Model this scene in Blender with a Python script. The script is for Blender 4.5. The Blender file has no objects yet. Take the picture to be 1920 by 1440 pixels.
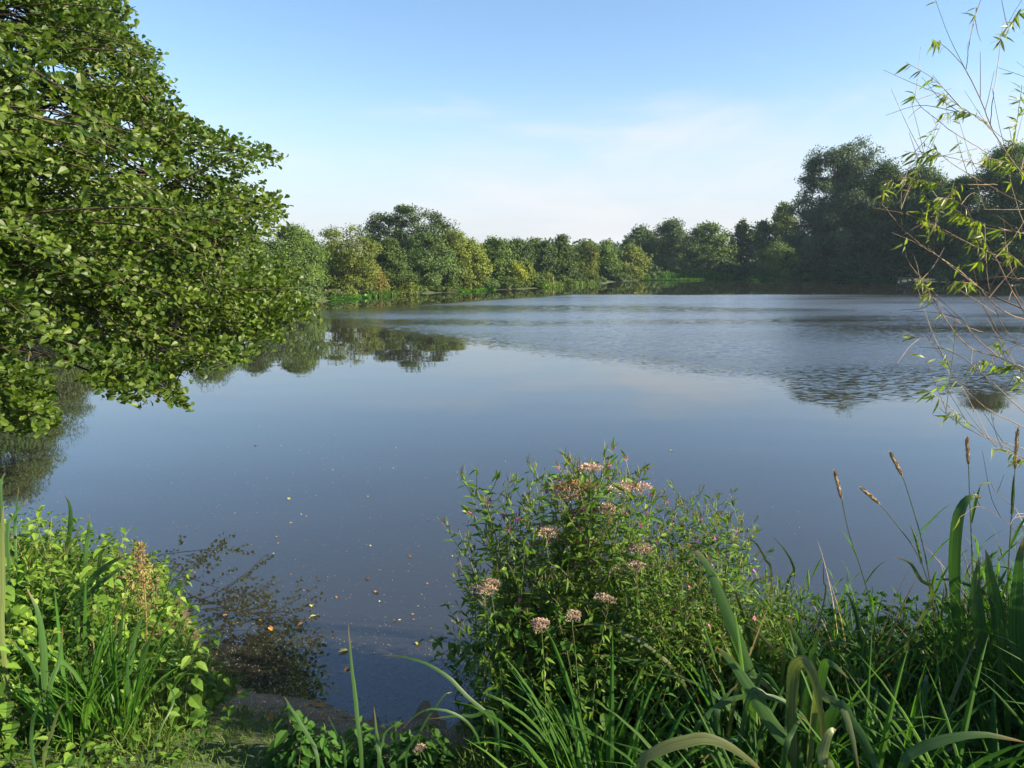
import bpy, math, random
import numpy as np
from math import radians as R
from mathutils import Vector

# ------------------------------------------------------------------ camera, world, sun
scene = bpy.context.scene
COL = scene.collection
CAM_H = 2.0
PITCH = R(9.2)
FPX = 1423.0                                  # focal length in pixels of the 1920 wide frame
cd = bpy.data.cameras.new('camera'); cam = bpy.data.objects.new('camera', cd); COL.objects.link(cam)
cam.location = (0, 0, CAM_H); cam.rotation_euler = (R(90) - PITCH, 0, 0)
cd.sensor_width = 36; cd.lens = 36 * FPX / 1920; cd.clip_end = 3000; cd.clip_start = 0.05
scene.camera = cam

HAZE = .0003
CLOUD = (3.1, 0.7, 1.4)
SUN_AZ, SUN_EL = 103.0, 26.0                  # clockwise from the view direction (+Y)
world = bpy.data.worlds.new('World'); scene.world = world; world.use_nodes = True
wn, wl = world.node_tree.nodes, world.node_tree.links
wn.clear()
def nd(nodes, t, **kw):
    n = nodes.new(t)
    for k, v in kw.items():
        if k.startswith('i_'):
            n.inputs[k[2:].replace('_', ' ')].default_value = v
        else:
            setattr(n, k, v)
    return n
sky = nd(wn, 'ShaderNodeTexSky', sky_type='NISHITA', sun_disc=False, sun_elevation=R(SUN_EL), sun_rotation=R(SUN_AZ),
         altitude=0, air_density=1.0, dust_density=0.6, ozone_density=2.6)
tc = nd(wn, 'ShaderNodeTexCoord')
sep = nd(wn, 'ShaderNodeSeparateXYZ'); wl.new(tc.outputs['Generated'], sep.inputs[0])
# thin cirrus, thickest low in the sky, and a pale veil on the horizon
def wm(op, a, b=None, c=None):
    q = nd(wn, 'ShaderNodeMath', operation=op)
    for i, v in enumerate((a, b, c)):
        if v is None: continue
        if isinstance(v, (int, float)): q.inputs[i].default_value = v
        else: wl.new(v, q.inputs[i])
    return q.outputs[0]
def wstep(v, a, b, lo=0., hi=1.):
    q = nd(wn, 'ShaderNodeMapRange', interpolation_type='SMOOTHSTEP'); wl.new(v, q.inputs['Value'])
    for k, x in zip(('From Min', 'From Max', 'To Min', 'To Max'), (a, b, lo, hi)): q.inputs[k].default_value = x
    return q.outputs[0]
mp = nd(wn, 'ShaderNodeMapping'); wl.new(tc.outputs['Generated'], mp.inputs[0])
mp.inputs['Rotation'].default_value = (0, R(9), 0); mp.inputs['Scale'].default_value = (2.1, 2.1, 8.5); mp.inputs['Location'].default_value = CLOUD
cn = nd(wn, 'ShaderNodeTexNoise', i_Scale=1.0, i_Detail=8.0, i_Roughness=0.58, i_Distortion=0.5); wl.new(mp.outputs[0], cn.inputs['Vector'])
amt = wm('ADD', wm('MULTIPLY_ADD', sep.outputs[0], .13, cn.outputs['Fac']), wm('MULTIPLY_ADD', wstep(sep.outputs[2], .34, .07), .30, -.15))
cloud = wm('MULTIPLY', wstep(amt, .54, .84), .8)
veil = wstep(sep.outputs[2], .24, .0, 0., .85)
mix0 = nd(wn, 'ShaderNodeMixRGB'); wl.new(veil, mix0.inputs[0]); wl.new(sky.outputs[0], mix0.inputs[1]); mix0.inputs[2].default_value = (3.05, 3.15, 3.5, 1)
mix = nd(wn, 'ShaderNodeMixRGB'); wl.new(cloud, mix.inputs[0]); wl.new(mix0.outputs[0], mix.inputs[1])
mix.inputs[2].default_value = (3.85, 3.85, 3.95, 1)
hsv = nd(wn, 'ShaderNodeHueSaturation', i_Saturation=1.05, i_Hue=0.5, i_Value=1.0); wl.new(mix.outputs[0], hsv.inputs['Color'])
bg = nd(wn, 'ShaderNodeBackground', i_Strength=0.07); wl.new(hsv.outputs[0], bg.inputs['Color'])
wo = nd(wn, 'ShaderNodeOutputWorld'); wl.new(bg.outputs[0], wo.inputs[0])

sl = bpy.data.lights.new('sun', 'SUN'); sl.energy = 5.0; sl.angle = R(0.5); sl.color = (1.0, 0.84, 0.62)
sun = bpy.data.objects.new('sun', sl); COL.objects.link(sun)
sd = Vector((math.sin(R(SUN_AZ)) * math.cos(R(SUN_EL)), math.cos(R(SUN_AZ)) * math.cos(R(SUN_EL)), math.sin(R(SUN_EL))))
sun.rotation_euler = sd.to_track_quat('Z', 'Y').to_euler()

vs = scene.view_settings
vs.view_transform = 'Standard'; vs.look = 'None'; vs.exposure = 1.8; vs.gamma = 1.0; vs.use_curve_mapping = False
scene.cycles.max_bounces = 8; scene.cycles.transparent_max_bounces = 8
scene.cycles.diffuse_bounces = 3; scene.cycles.glossy_bounces = 3; scene.cycles.transmission_bounces = 4
scene.cycles.sample_clamp_indirect = 6.0
try:
    scene.cycles.use_denoising = True
except Exception:
    pass

rng = np.random.default_rng(7)
random.seed(7)

# ------------------------------------------------------------------ geometry of the view (for measuring the photograph)
CP, SP = math.cos(PITCH), math.sin(PITCH)
def ray(px, py):
    u, v = (px - 960) / FPX, (720 - py) / FPX
    return np.array([u, CP + v * SP, -SP + v * CP])
def at(px, py, Y):
    d = ray(px, py); return np.array([0, 0, CAM_H]) + d * (Y / d[1])
def onplane(px, py, z=0.0):
    d = ray(px, py); return np.array([0, 0, CAM_H]) + d * ((z - CAM_H) / d[2])
def proj(P):
    P = np.atleast_2d(P); y, z = P[:, 1], P[:, 2] - CAM_H
    dep = y * CP - z * SP; up = y * SP + z * CP
    dep = np.where(dep > 0.05, dep, 0.05)
    return 960 + FPX * P[:, 0] / dep, 720 - FPX * up / dep
def inpoly(x, y, poly):
    ins = np.zeros(len(x), bool); n = len(poly)
    for i in range(n):
        x1, y1 = poly[i]; x2, y2 = poly[(i + 1) % n]
        c = ((y1 > y) != (y2 > y)) & (x < (x2 - x1) * (y - y1) / ((y2 - y1) + 1e-12) + x1)
        ins ^= c
    return ins

# ------------------------------------------------------------------ mesh helpers
def unit(a):
    a = np.asarray(a, float); return a / (np.linalg.norm(a, axis=-1, keepdims=True) + 1e-12)
class MB:
    """collects quads and triangles with one tint value per face"""
    def __init__(s): s.v, s.q, s.t, s.n, s.ab = [], [], [], 0, []
    def add(s, V, F, T=0.5, A=None):
        V = np.asarray(V, float).reshape(-1, 3); F = np.asarray(F, np.int64)
        s.v.append(V); s.q.append(F + s.n); s.n += len(V); s.ab.append(np.zeros((len(V), 3)) if A is None else A)
        s.t.append(np.broadcast_to(np.asarray(T, float), (len(F),)).copy())
    def empty(s): return s.n == 0
    def build(s, name, mat, parent=None, smooth=False):
        V = np.concatenate(s.v); F = np.concatenate(s.q); T = np.concatenate(s.t)
        me = bpy.data.meshes.new(name)
        me.vertices.add(len(V)); me.vertices.foreach_set('co', V.astype(np.float32).ravel())
        k = F.shape[1]
        me.loops.add(F.size); me.loops.foreach_set('vertex_index', F.astype(np.int32).ravel())
        me.polygons.add(len(F)); me.polygons.foreach_set('loop_start', np.arange(0, F.size, k, dtype=np.int32))
        me.polygons.foreach_set('use_smooth', np.full(len(F), smooth))
        a = me.attributes.new('tint', 'FLOAT', 'FACE'); a.data.foreach_set('value', T.astype(np.float32))
        b_ = me.attributes.new('strip', 'FLOAT_VECTOR', 'POINT'); b_.data.foreach_set('vector', np.concatenate(s.ab).astype(np.float32).ravel())
        me.update(calc_edges=True); me.validate()
        if mat: me.materials.append(mat)
        o = bpy.data.objects.new(name, me); COL.objects.link(o)
        if parent: o.parent = parent
        return o
    # ---- leaves: T = (us, ws, fold, curl)
    def leaves(s, P, D, N, L, W, T, tint):
        P, D, N = np.atleast_2d(P), unit(np.atleast_2d(D)), np.atleast_2d(N)
        n = len(P); L = np.broadcast_to(L, (n,)); W = np.broadcast_to(W, (n,)); tint = np.broadcast_to(tint, (n,))
        S = unit(np.cross(D, N)); N = unit(np.cross(S, D))
        us, ws, fold, curl = T
        k = len(us); rows = []
        for u, w in zip(us, ws):
            mid = P + D * (u * L)[:, None] - N * (curl * u * u * L)[:, None]
            up = N * (fold * w * W)[:, None]
            rows += [mid + S * (w * W * .5)[:, None] + up, mid, mid - S * (w * W * .5)[:, None] + up]
        V = np.stack(rows, 1).reshape(-1, 3)
        f = []
        for i in range(k - 1):
            a = 3 * i
            f += [[a, a + 1, a + 4, a + 3], [a + 1, a + 2, a + 5, a + 4]]
        f = np.array(f); F = (f[None] + (np.arange(n) * 3 * k)[:, None, None]).reshape(-1, 4)
        s.add(V, F, np.repeat(tint, len(f)))
    def flakes(s, P, D, N, L, W, tint):
        P, D, N = np.atleast_2d(P), unit(np.atleast_2d(D)), np.atleast_2d(N)
        n = len(P); L = np.broadcast_to(L, (n,)); W = np.broadcast_to(W, (n,))
        S = unit(np.cross(D, N)); N = unit(np.cross(S, D))
        V = np.stack([P, P + D * (.55 * L)[:, None] + S * (.5 * W)[:, None], P + D * L[:, None] - N * (.18 * L)[:, None],
                      P + D * (.45 * L)[:, None] - S * (.5 * W)[:, None]], 1).reshape(-1, 3)
        s.add(V, np.arange(4 * n).reshape(-1, 4), tint)
    def tube(s, pts, rad, sides=5, tint=.5):
        pts = np.asarray(pts, float); k = len(pts); rad = np.broadcast_to(rad, (k,))
        tan = unit(np.gradient(pts, axis=0))
        ref = np.array([0, 0, 1.]) if abs(tan[0][2]) < .9 else np.array([1., 0, 0])
        A = unit(np.cross(tan, ref)); B = np.cross(tan, A)
        th = np.arange(sides) * 2 * math.pi / sides
        V = pts[:, None] + rad[:, None, None] * (np.cos(th)[None, :, None] * A[:, None] + np.sin(th)[None, :, None] * B[:, None])
        i = np.arange(k - 1)[:, None] * sides; j = np.arange(sides)[None]; j2 = (j + 1) % sides
        F = np.stack([i + j, i + j2, i + sides + j2, i + sides + j], -1).reshape(-1, 4)
        s.add(V, F, tint)
    def blade(s, pts, width, side, fold=.12, tint=.5, taper=None, base=.55):
        """strap leaf along pts; side = direction across the leaf"""
        pts = np.asarray(pts, float); k = len(pts); u = np.linspace(0, 1, k)
        w = width * (taper if taper is not None else np.clip((base + (1 - base) * np.minimum(u / .35, 1)) * np.clip((1 - u) / .45, 0, 1) ** .7, .02, 1))
        tan = unit(np.gradient(pts, axis=0)); side = np.asarray(side, float)
        S = unit(side - (tan @ side)[:, None] * tan if side.ndim == 1 else side)
        N = np.cross(S, tan)
        V = np.stack([pts + S * (w / 2)[:, None] + N * (fold * w)[:, None], pts, pts - S * (w / 2)[:, None] + N * (fold * w)[:, None]], 1)
        A = np.zeros((k, 3, 3)); A[:, 0, 0] = 1; A[:, 2, 0] = -1; A[:, :, 1] = u[:, None]; A[:, :, 2] = rng.random()
        i = np.arange(k - 1) * 3
        F = np.concatenate([np.stack([i, i + 1, i + 4, i + 3], 1), np.stack([i + 1, i + 2, i + 5, i + 4], 1)])
        s.add(V, F, tint, A.reshape(-1, 3))

def smooth(pts, n):
    """Catmull-Rom through control points"""
    p = np.asarray(pts, float); p = np.vstack([2 * p[0] - p[1], p, 2 * p[-1] - p[-2]])
    m = len(p) - 3; out = []
    for t in np.linspace(0, m - 1e-6, n):
        i = int(t); f = t - i; a, b, c, d = p[i:i + 4]
        out.append(.5 * (2 * b + (c - a) * f + (2 * a - 5 * b + 4 * c - d) * f * f + (3 * b - a - 3 * c + d) * f ** 3))
    return np.array(out)
def arch(base, az, lean, L, bend, n=8):
    """a stalk or blade that starts leaning by `lean` and bends over by `bend` radians"""
    th = lean + bend * np.linspace(0, 1, n) ** 1.6; ds = L / (n - 1)
    h = np.concatenate([[0], np.cumsum(np.sin(th[:-1]) * ds)]); z = np.concatenate([[0], np.cumsum(np.cos(th[:-1]) * ds)])
    return np.asarray(base, float) + np.stack([h * math.cos(az), h * math.sin(az), z], 1)

OVATE = ((0, .2, .5, .8, 1), (.1, .85, 1, .5, .03), .18, .22)
OBOV = ((0, .35, .65, .92, 1), (.06, .62, 1, .72, .12), .16, .15)
HEART = ((0, .08, .35, .7, 1), (.5, .95, 1, .55, .04), .16, .2)
LANCE = ((0, .3, .65, 1), (.12, 1, .75, .03), .12, .25)

def tag(o, label=None, cat=None, group=None, kind=None):
    if label: o['label'] = label
    if cat: o['category'] = cat
    if group: o['group'] = group
    if kind: o['kind'] = kind
    return o
def thing(name, loc, label, cat, group=None):
    o = bpy.data.objects.new(name, None); COL.objects.link(o); o.location = Vector([float(c) for c in loc]); o.empty_display_size = .1
    return tag(o, label, cat, group)
def dup(o, parent=None):
    c = o.copy(); COL.objects.link(c)
    if parent is not None: c.parent = parent
    for ch in list(o.children): dup(ch, c)
    return c

# ------------------------------------------------------------------ materials
def mat_base(name):
    m = bpy.data.materials.new(name); m.use_nodes = True; m.node_tree.nodes.clear()
    return m, m.node_tree.nodes, m.node_tree.links
def leafmat(name, dark, light, trans=.35, rough=.45, spec=.4, tboost=(1.25, 1.35, .6), varz=.25, veins=False):
    m, n, l = mat_base(name)
    at_ = nd(n, 'ShaderNodeAttribute', attribute_name='tint')
    oi = nd(n, 'ShaderNodeObjectInfo')
    mx = nd(n, 'ShaderNodeMixRGB'); mx.inputs[1].default_value = (*dark, 1); mx.inputs[2].default_value = (*light, 1)
    l.new(at_.outputs['Fac'], mx.inputs[0])
    src = mx
    if veins:
        sa = nd(n, 'ShaderNodeAttribute', attribute_name='strip'); s_ = nd(n, 'ShaderNodeSeparateXYZ'); l.new(sa.outputs['Vector'], s_.inputs[0])
        vm_ = nd(n, 'ShaderNodeVectorMath', operation='MULTIPLY'); vm_.inputs[1].default_value = (5.5, 1.6, 37.); l.new(sa.outputs['Vector'], vm_.inputs[0])
        vn = nd(n, 'ShaderNodeTexNoise', i_Scale=1.6, i_Detail=4.0, i_Roughness=.6); l.new(vm_.outputs[0], vn.inputs['Vector'])
        vr = nd(n, 'ShaderNodeMapRange'); l.new(vn.outputs['Fac'], vr.inputs['Value']); vr.inputs['From Min'].default_value = .36; vr.inputs['From Max'].default_value = .66; vr.inputs['To Min'].default_value = .5; vr.inputs['To Max'].default_value = 1.3
        mv = nd(n, 'ShaderNodeVectorMath', operation='SCALE'); l.new(mx.outputs[0], mv.inputs[0]); l.new(vr.outputs[0], mv.inputs['Scale'])
        tp = nd(n, 'ShaderNodeMapRange'); ta = nd(n, 'ShaderNodeMath', operation='MULTIPLY_ADD'); l.new(vn.outputs['Fac'], ta.inputs[0]); ta.inputs[1].default_value = .5; l.new(s_.outputs[1], ta.inputs[2]); l.new(ta.outputs[0], tp.inputs['Value']); tp.inputs['From Min'].default_value = 1.1; tp.inputs['From Max'].default_value = 1.25
        src = nd(n, 'ShaderNodeMixRGB'); l.new(tp.outputs[0], src.inputs[0]); l.new(mv.outputs[0], src.inputs[1]); src.inputs[2].default_value = (.16, .10, .04, 1)
    hs = nd(n, 'ShaderNodeHueSaturation')
    mr = nd(n, 'ShaderNodeMapRange'); l.new(oi.outputs['Random'], mr.inputs['Value']); mr.inputs['To Min'].default_value = 1 - varz; mr.inputs['To Max'].default_value = 1 + varz
    l.new(mr.outputs[0], hs.inputs['Value']); l.new(src.outputs[0], hs.inputs['Color'])
    p = nd(n, 'ShaderNodeBsdfPrincipled'); p.inputs['Roughness'].default_value = rough; p.inputs['Specular IOR Level'].default_value = spec
    l.new(hs.outputs[0], p.inputs['Base Color'])
    tb = nd(n, 'ShaderNodeMixRGB', blend_type='MULTIPLY'); tb.inputs[0].default_value = 1; tb.inputs[2].default_value = (*tboost, 1); l.new(hs.outputs[0], tb.inputs[1])
    t = nd(n, 'ShaderNodeBsdfTranslucent'); l.new(tb.outputs[0], t.inputs['Color'])
    ms = nd(n, 'ShaderNodeMixShader'); ms.inputs[0].default_value = trans; l.new(p.outputs[0], ms.inputs[1]); l.new(t.outputs[0], ms.inputs[2])
    o = nd(n, 'ShaderNodeOutputMaterial'); l.new(ms.outputs[0], o.inputs[0])
    return m
def plain(name, col, rough=.8, col2=None, scale=20, bump=0):
    m, n, l = mat_base(name)
    p = nd(n, 'ShaderNodeBsdfPrincipled'); p.inputs['Roughness'].default_value = rough
    t = nd(n, 'ShaderNodeTexCoord'); no = nd(n, 'ShaderNodeTexNoise', i_Scale=float(scale), i_Detail=6.0); l.new(t.outputs['Object'], no.inputs['Vector'])
    mx = nd(n, 'ShaderNodeMixRGB'); mx.inputs[1].default_value = (*col, 1); mx.inputs[2].default_value = (*(col2 or [c * .55 for c in col]), 1)
    mr = nd(n, 'ShaderNodeMapRange'); l.new(no.outputs['Fac'], mr.inputs['Value']); mr.inputs['From Min'].default_value = .35; mr.inputs['From Max'].default_value = .65
    l.new(mr.outputs[0], mx.inputs[0]); l.new(mx.outputs[0], p.inputs['Base Color'])
    if bump:
        b = nd(n, 'ShaderNodeBump'); b.inputs['Strength'].default_value = bump; l.new(no.outputs['Fac'], b.inputs['Height']); l.new(b.outputs[0], p.inputs['Normal'])
    o = nd(n, 'ShaderNodeOutputMaterial'); l.new(p.outputs[0], o.inputs[0])
    return m
M = {}
M['bark'] = plain('bark', (.09, .07, .05), .9, (.045, .036, .028), 14, .6)
M['twig'] = plain('twig', (.06, .042, .026), .8, (.035, .028, .018), 30)
M['willow_twig'] = plain('willow_twig', (.17, .12, .05), .6, (.11, .06, .03), 12)
M['alder'] = leafmat('alder_leaf', (.032, .075, .009), (.135, .20, .022), .38, .48, .35)
M['willow_leaf'] = leafmat('willow_leaf', (.10, .17, .035), (.2, .24, .03), .5, .42, .4)
M['far_green'] = leafmat('broadleaf_foliage', (.03, .066, .013), (.092, .145, .027), .25, .6, .2)
M['far_dark'] = leafmat('dark_foliage', (.024, .056, .014), (.08, .13, .034), .22, .6, .2)
M['far_olive'] = leafmat('olive_foliage', (.05, .085, .014), (.145, .175, .03), .25, .6, .2)
M['far_yellow'] = leafmat('yellow_foliage', (.12, .17, .018), (.25, .28, .03), .3, .6, .2)
M['far_rust'] = leafmat('russet_foliage', (.10, .095, .022), (.18, .16, .04), .25, .6, .2)
M['far_willow'] = leafmat('grey_willow_foliage', (.042, .082, .030), (.11, .165, .065), .25, .6, .25)
M['nettle'] = leafmat('nettle_leaf', (.055, .14, .016), (.17, .27, .03), .38, .45, .35)
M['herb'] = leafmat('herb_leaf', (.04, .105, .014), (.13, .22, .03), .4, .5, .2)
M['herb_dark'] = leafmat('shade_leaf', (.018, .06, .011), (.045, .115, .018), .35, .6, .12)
M['reed'] = leafmat('reed_leaf', (.02, .08, .01), (.075, .165, .02), .5, .55, .12)
M['strap'] = leafmat('strap_leaf', (.022, .07, .016), (.055, .12, .03), .28, .45, .3, veins=True)
M['strap_pale'] = leafmat('pale_strap_leaf', (.075, .115, .035), (.15, .18, .065), .3, .45, .35, veins=True)
M['grass'] = leafmat('grass_blade', (.035, .09, .015), (.11, .16, .03), .38, .55, .15)
M['dry'] = leafmat('dry_stem', (.16, .11, .05), (.30, .22, .10), .2, .7, .2)
M['stem'] = plain('green_stem', (.06, .095, .025), .6, (.075, .075, .03), 9)
M['seed'] = plain('seed_head', (.46, .34, .19), .9, (.28, .19, .10), 160)
M['agri'] = leafmat('dusty_pink_flower', (.40, .27, .20), (.60, .47, .37), .2, .8, .1, (1, 1, 1))
M['brownhead'] = leafmat('brown_seed_tuft', (.2, .12, .06), (.36, .24, .13), .2, .9, .1, (1, 1, 1))
M['pink'] = leafmat('pink_petal', (.48, .07, .26), (.65, .16, .42), .35, .5, .2, (1, 1, 1))
M['pod'] = leafmat('seed_pod', (.09, .12, .03), (.17, .14, .06), .2, .6, .2)
M['floatweed'] = leafmat('floating_weed_leaf', (.05, .15, .018), (.09, .24, .025), .2, .5, .3)
M['leaf_brown'] = leafmat('dead_leaf', (.28, .12, .03), (.45, .24, .07), .15, .6, .3)
M['leaf_yellow'] = leafmat('yellow_fallen_leaf', (.40, .40, .10), (.58, .56, .22), .15, .5, .3)
M['speck'] = leafmat('duckweed_speck', (.20, .18, .10), (.48, .46, .36), .1, .6, .3)
M['plank'] = plain('weathered_plank', (.24, .23, .2), .85, (.15, .14, .12), 5)
M['bird'] = plain('white_plumage', (.75, .74, .70), .8, (.6, .6, .58), 9)
M['beak'] = plain('beak', (.5, .3, .06), .6)

# ------------------------------------------------------------------ lake outline, ground, water
far_px = [(575, 568), (620, 563), (745, 553), (900, 545), (1010, 540.5), (1110, 532), (1170, 527.5), (1240, 523.5), (1400, 522), (1500, 524), (1600, 523), (1720, 525.5), (1920, 531)]
near_l = [tuple(onplane(a, b)[:2]) for a, b in [(790, 1300), (772, 1350), (740, 1368), (690, 1348), (620, 1326), (540, 1312), (470, 1300), (434, 1286), (408, 1265), (385, 1240), (350, 1180)]]
LAKE = near_l + [(-1.9, 4.15), (-2.5, 4.75), (-3.6, 5.3), (-7, 6.2), (-15, 9), (-25, 17), (-27, 27), (-19, 33)]
LAKE += [tuple(onplane(a, b)[:2]) for a, b in far_px]
LAKE += [(58, 62), (62, 36), (34, 14), (15, 7.2), (8, 5.2), (4.5, 4.2), (2.6, 3.85), (1.7, 3.75), (1.25, 3.6), (.7, 3.5), (.15, 3.38), (-.12, 3.15), (-.28, 3.0)]
LAKE = np.array(LAKE)
def lake_sdf(x, y):
    """distance to the shoreline, negative on the water"""
    x, y = np.asarray(x, float).ravel(), np.asarray(y, float).ravel()
    d = np.full(len(x), 1e9); n = len(LAKE)
    for i in range(n):
        a, b = LAKE[i], LAKE[(i + 1) % n]; e = b - a
        t = np.clip(((x - a[0]) * e[0] + (y - a[1]) * e[1]) / (e @ e), 0, 1)
        d = np.minimum(d, np.hypot(x - a[0] - t * e[0], y - a[1] - t * e[1]))
    return np.where(inpoly(x, y, LAKE), -d, d)
def wob(x, y, s):
    return (np.sin(x * 1.7 * s + 1.3) * np.cos(y * 1.3 * s + .4) + .6 * np.sin(x * 3.1 * s - y * 2.3 * s) + .4 * np.cos(x * 5.3 * s + y * 4.7 * s + 2)) / 2
def ground_z(x, y):
    x, y = np.asarray(x, float).ravel(), np.asarray(y, float).ravel()
    d = lake_sdf(x, y)
    land = .36 * (1 - np.exp(-np.maximum(d, 0) * 1.15)) + .012 * np.maximum(d - 6, 0) ** .9 + np.clip(d, 0, .6) * .05 * wob(x, y, 2.2)
    bed = -.085 * np.minimum(-d, .5) - .32 * np.clip(-d - .5, 0, 4) + .006 * wob(x, y, 3)
    return np.where(d > 0, land, np.maximum(bed, -1.4))
def gz(x, y): return float(ground_z([x], [y])[0])

def spaced(lo, hi, fine_lo, fine_hi, step, grow):
    a = list(np.arange(fine_lo, fine_hi + 1e-6, step)); s = step
    while a[-1] < hi: s *= grow; a.append(a[-1] + s)
    s = step; b = [a[0]]
    while b[-1] > lo: s *= grow; b.append(b[-1] - s)
    return np.array(b[:0:-1] + a)
gx = spaced(-1500, 1500, -3.0, 2.8, .04, 1.12); gy = spaced(-400, 2500, 1.8, 4.8, .04, 1.10)
X, Y = np.meshgrid(gx, gy); Z = ground_z(X, Y)
nx, ny = len(gx), len(gy)
idx = np.arange(nx * ny).reshape(ny, nx)
g = MB(); g.add(np.stack([X.ravel(), Y.ravel(), Z], 1), np.stack([idx[:-1, :-1], idx[:-1, 1:], idx[1:, 1:], idx[1:, :-1]], -1).reshape(-1, 4))
m, n, l = mat_base('soil'); M['soil'] = m
p = nd(n, 'ShaderNodeBsdfPrincipled', i_Roughness=.95)
geo = nd(n, 'ShaderNodeNewGeometry'); sx = nd(n, 'ShaderNodeSeparateXYZ'); l.new(geo.outputs['Position'], sx.inputs[0])
n1 = nd(n, 'ShaderNodeTexNoise', i_Scale=9.0, i_Detail=8.0); l.new(geo.outputs['Position'], n1.inputs['Vector'])
n2 = nd(n, 'ShaderNodeTexNoise', i_Scale=70.0, i_Detail=4.0); l.new(geo.outputs['Position'], n2.inputs['Vector'])
mud = nd(n, 'ShaderNodeMixRGB'); mud.inputs[1].default_value = (.07, .045, .022, 1); mud.inputs[2].default_value = (.19, .135, .075, 1); l.new(n1.outputs['Fac'], mud.inputs[0])
gr = nd(n, 'ShaderNodeMixRGB'); gr.inputs[1].default_value = (.025, .04, .012, 1); gr.inputs[2].default_value = (.055, .085, .022, 1); l.new(n2.outputs['Fac'], gr.inputs[0])
hm = nd(n, 'ShaderNodeMapRange'); l.new(sx.outputs[2], hm.inputs['Value']); hm.inputs['From Min'].default_value = .05; hm.inputs['From Max'].default_value = .16
fy = nd(n, 'ShaderNodeMapRange'); l.new(sx.outputs[1], fy.inputs['Value']); fy.inputs['From Min'].default_value = 6; fy.inputs['From Max'].default_value = 9
mxx = nd(n, 'ShaderNodeMath', operation='MAXIMUM'); l.new(hm.outputs[0], mxx.inputs[0]); l.new(fy.outputs[0], mxx.inputs[1])
mm = nd(n, 'ShaderNodeMixRGB'); l.new(mxx.outputs[0], mm.inputs[0]); l.new(mud.outputs[0], mm.inputs[1]); l.new(gr.outputs[0], mm.inputs[2])
l.new(mm.outputs[0], p.inputs['Base Color'])
bm_ = nd(n, 'ShaderNodeBump', i_Strength=.7, i_Distance=.03); l.new(n1.outputs['Fac'], bm_.inputs['Height']); l.new(bm_.outputs[0], p.inputs['Normal'])
o = nd(n, 'ShaderNodeOutputMaterial'); l.new(p.outputs[0], o.inputs[0])
tag(g.build('ground', M['soil'], smooth=True), 'grassy earth bank round the lake with muddy water edge', 'ground', kind='structure')

m, n, l = mat_base('lake_water'); M['water'] = m
geo = nd(n, 'ShaderNodeNewGeometry'); sx = nd(n, 'ShaderNodeSeparateXYZ'); l.new(geo.outputs['Position'], sx.inputs[0])
def mth(op, a, b=None, c=None):
    q = nd(n, 'ShaderNodeMath', operation=op)
    for i, v in enumerate((a, b, c)):
        if v is None: continue
        if isinstance(v, (int, float)): q.inputs[i].default_value = v
        else: l.new(v, q.inputs[i])
    return q.outputs[0]
def sstep(v, lo, hi):
    q = nd(n, 'ShaderNodeMapRange', interpolation_type='SMOOTHSTEP'); l.new(v, q.inputs['Value'])
    q.inputs['From Min'].default_value = lo; q.inputs['From Max'].default_value = hi; return q.outputs[0]
wx, wy = sx.outputs[0], sx.outputs[1]
big = nd(n, 'ShaderNodeTexNoise', i_Scale=.16, i_Detail=3.0); l.new(geo.outputs['Position'], big.inputs['Vector'])
bigf = mth('SUBTRACT', big.outputs['Fac'], .5)
# a breeze ruffles the middle of the lake; the margins lie calm
low = mth('MAXIMUM', mth('MULTIPLY_ADD', wx, -1.35, 18.4), 12.0)
a1 = mth('ADD', mth('SUBTRACT', wy, low), mth('MULTIPLY', bigf, 9.0))
up_ = mth('MINIMUM', mth('MULTIPLY_ADD', wx, 1.35, 41.5), 46.5)
a2 = mth('ADD', mth('SUBTRACT', up_, wy), mth('MULTIPLY', bigf, 3.0))
mask = mth('MULTIPLY', sstep(a1, -3.0, 3.0), sstep(a2, -.8, 1.5))
bands = nd(n, 'ShaderNodeTexNoise', i_Scale=1.0, i_Detail=2.0)
bmp = nd(n, 'ShaderNodeMapping'); bmp.inputs['Scale'].default_value = (.035, .17, 1); l.new(geo.outputs['Position'], bmp.inputs[0]); l.new(bmp.outputs[0], bands.inputs['Vector'])
mask = mth('MULTIPLY', mask, mth('MULTIPLY_ADD', sstep(bands.outputs['Fac'], .36, .56), .62, .38))
r1 = nd(n, 'ShaderNodeTexNoise', i_Scale=14.0, i_Detail=3.0, i_Roughness=.6); rm = nd(n, 'ShaderNodeMapping'); rm.inputs['Scale'].default_value = (.5, 1.45, 1); rm.inputs['Rotation'].default_value = (0, 0, R(12))
l.new(geo.outputs['Position'], rm.inputs[0]); l.new(rm.outputs[0], r1.inputs['Vector'])
r2 = nd(n, 'ShaderNodeTexNoise', i_Scale=.9, i_Detail=2.0); rm2 = nd(n, 'ShaderNodeMapping'); rm2.inputs['Scale'].default_value = (.5, 1.6, 1)
l.new(geo.outputs['Position'], rm2.inputs[0]); l.new(rm2.outputs[0], r2.inputs['Vector'])
def vm(op, a, b):
    q = nd(n, 'ShaderNodeVectorMath', operation=op)
    for i, v in enumerate((a, b)):
        if isinstance(v, tuple): q.inputs[i].default_value = v
        else: l.new(v, q.inputs[i])
    return q.outputs[0]
def scl(v, f):
    q = nd(n, 'ShaderNodeVectorMath', operation='SCALE'); l.new(v, q.inputs[0])
    if isinstance(f, (int, float)): q.inputs['Scale'].default_value = f
    else: l.new(f, q.inputs['Scale'])
    return q.outputs[0]
r3 = nd(n, 'ShaderNodeTexNoise', i_Scale=12.0, i_Detail=3.0, i_Roughness=.65); rm3 = nd(n, 'ShaderNodeMapping'); rm3.inputs['Scale'].default_value = (.24, 1.2, 1); rm3.inputs['Rotation'].default_value = (0, 0, R(5))
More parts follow.
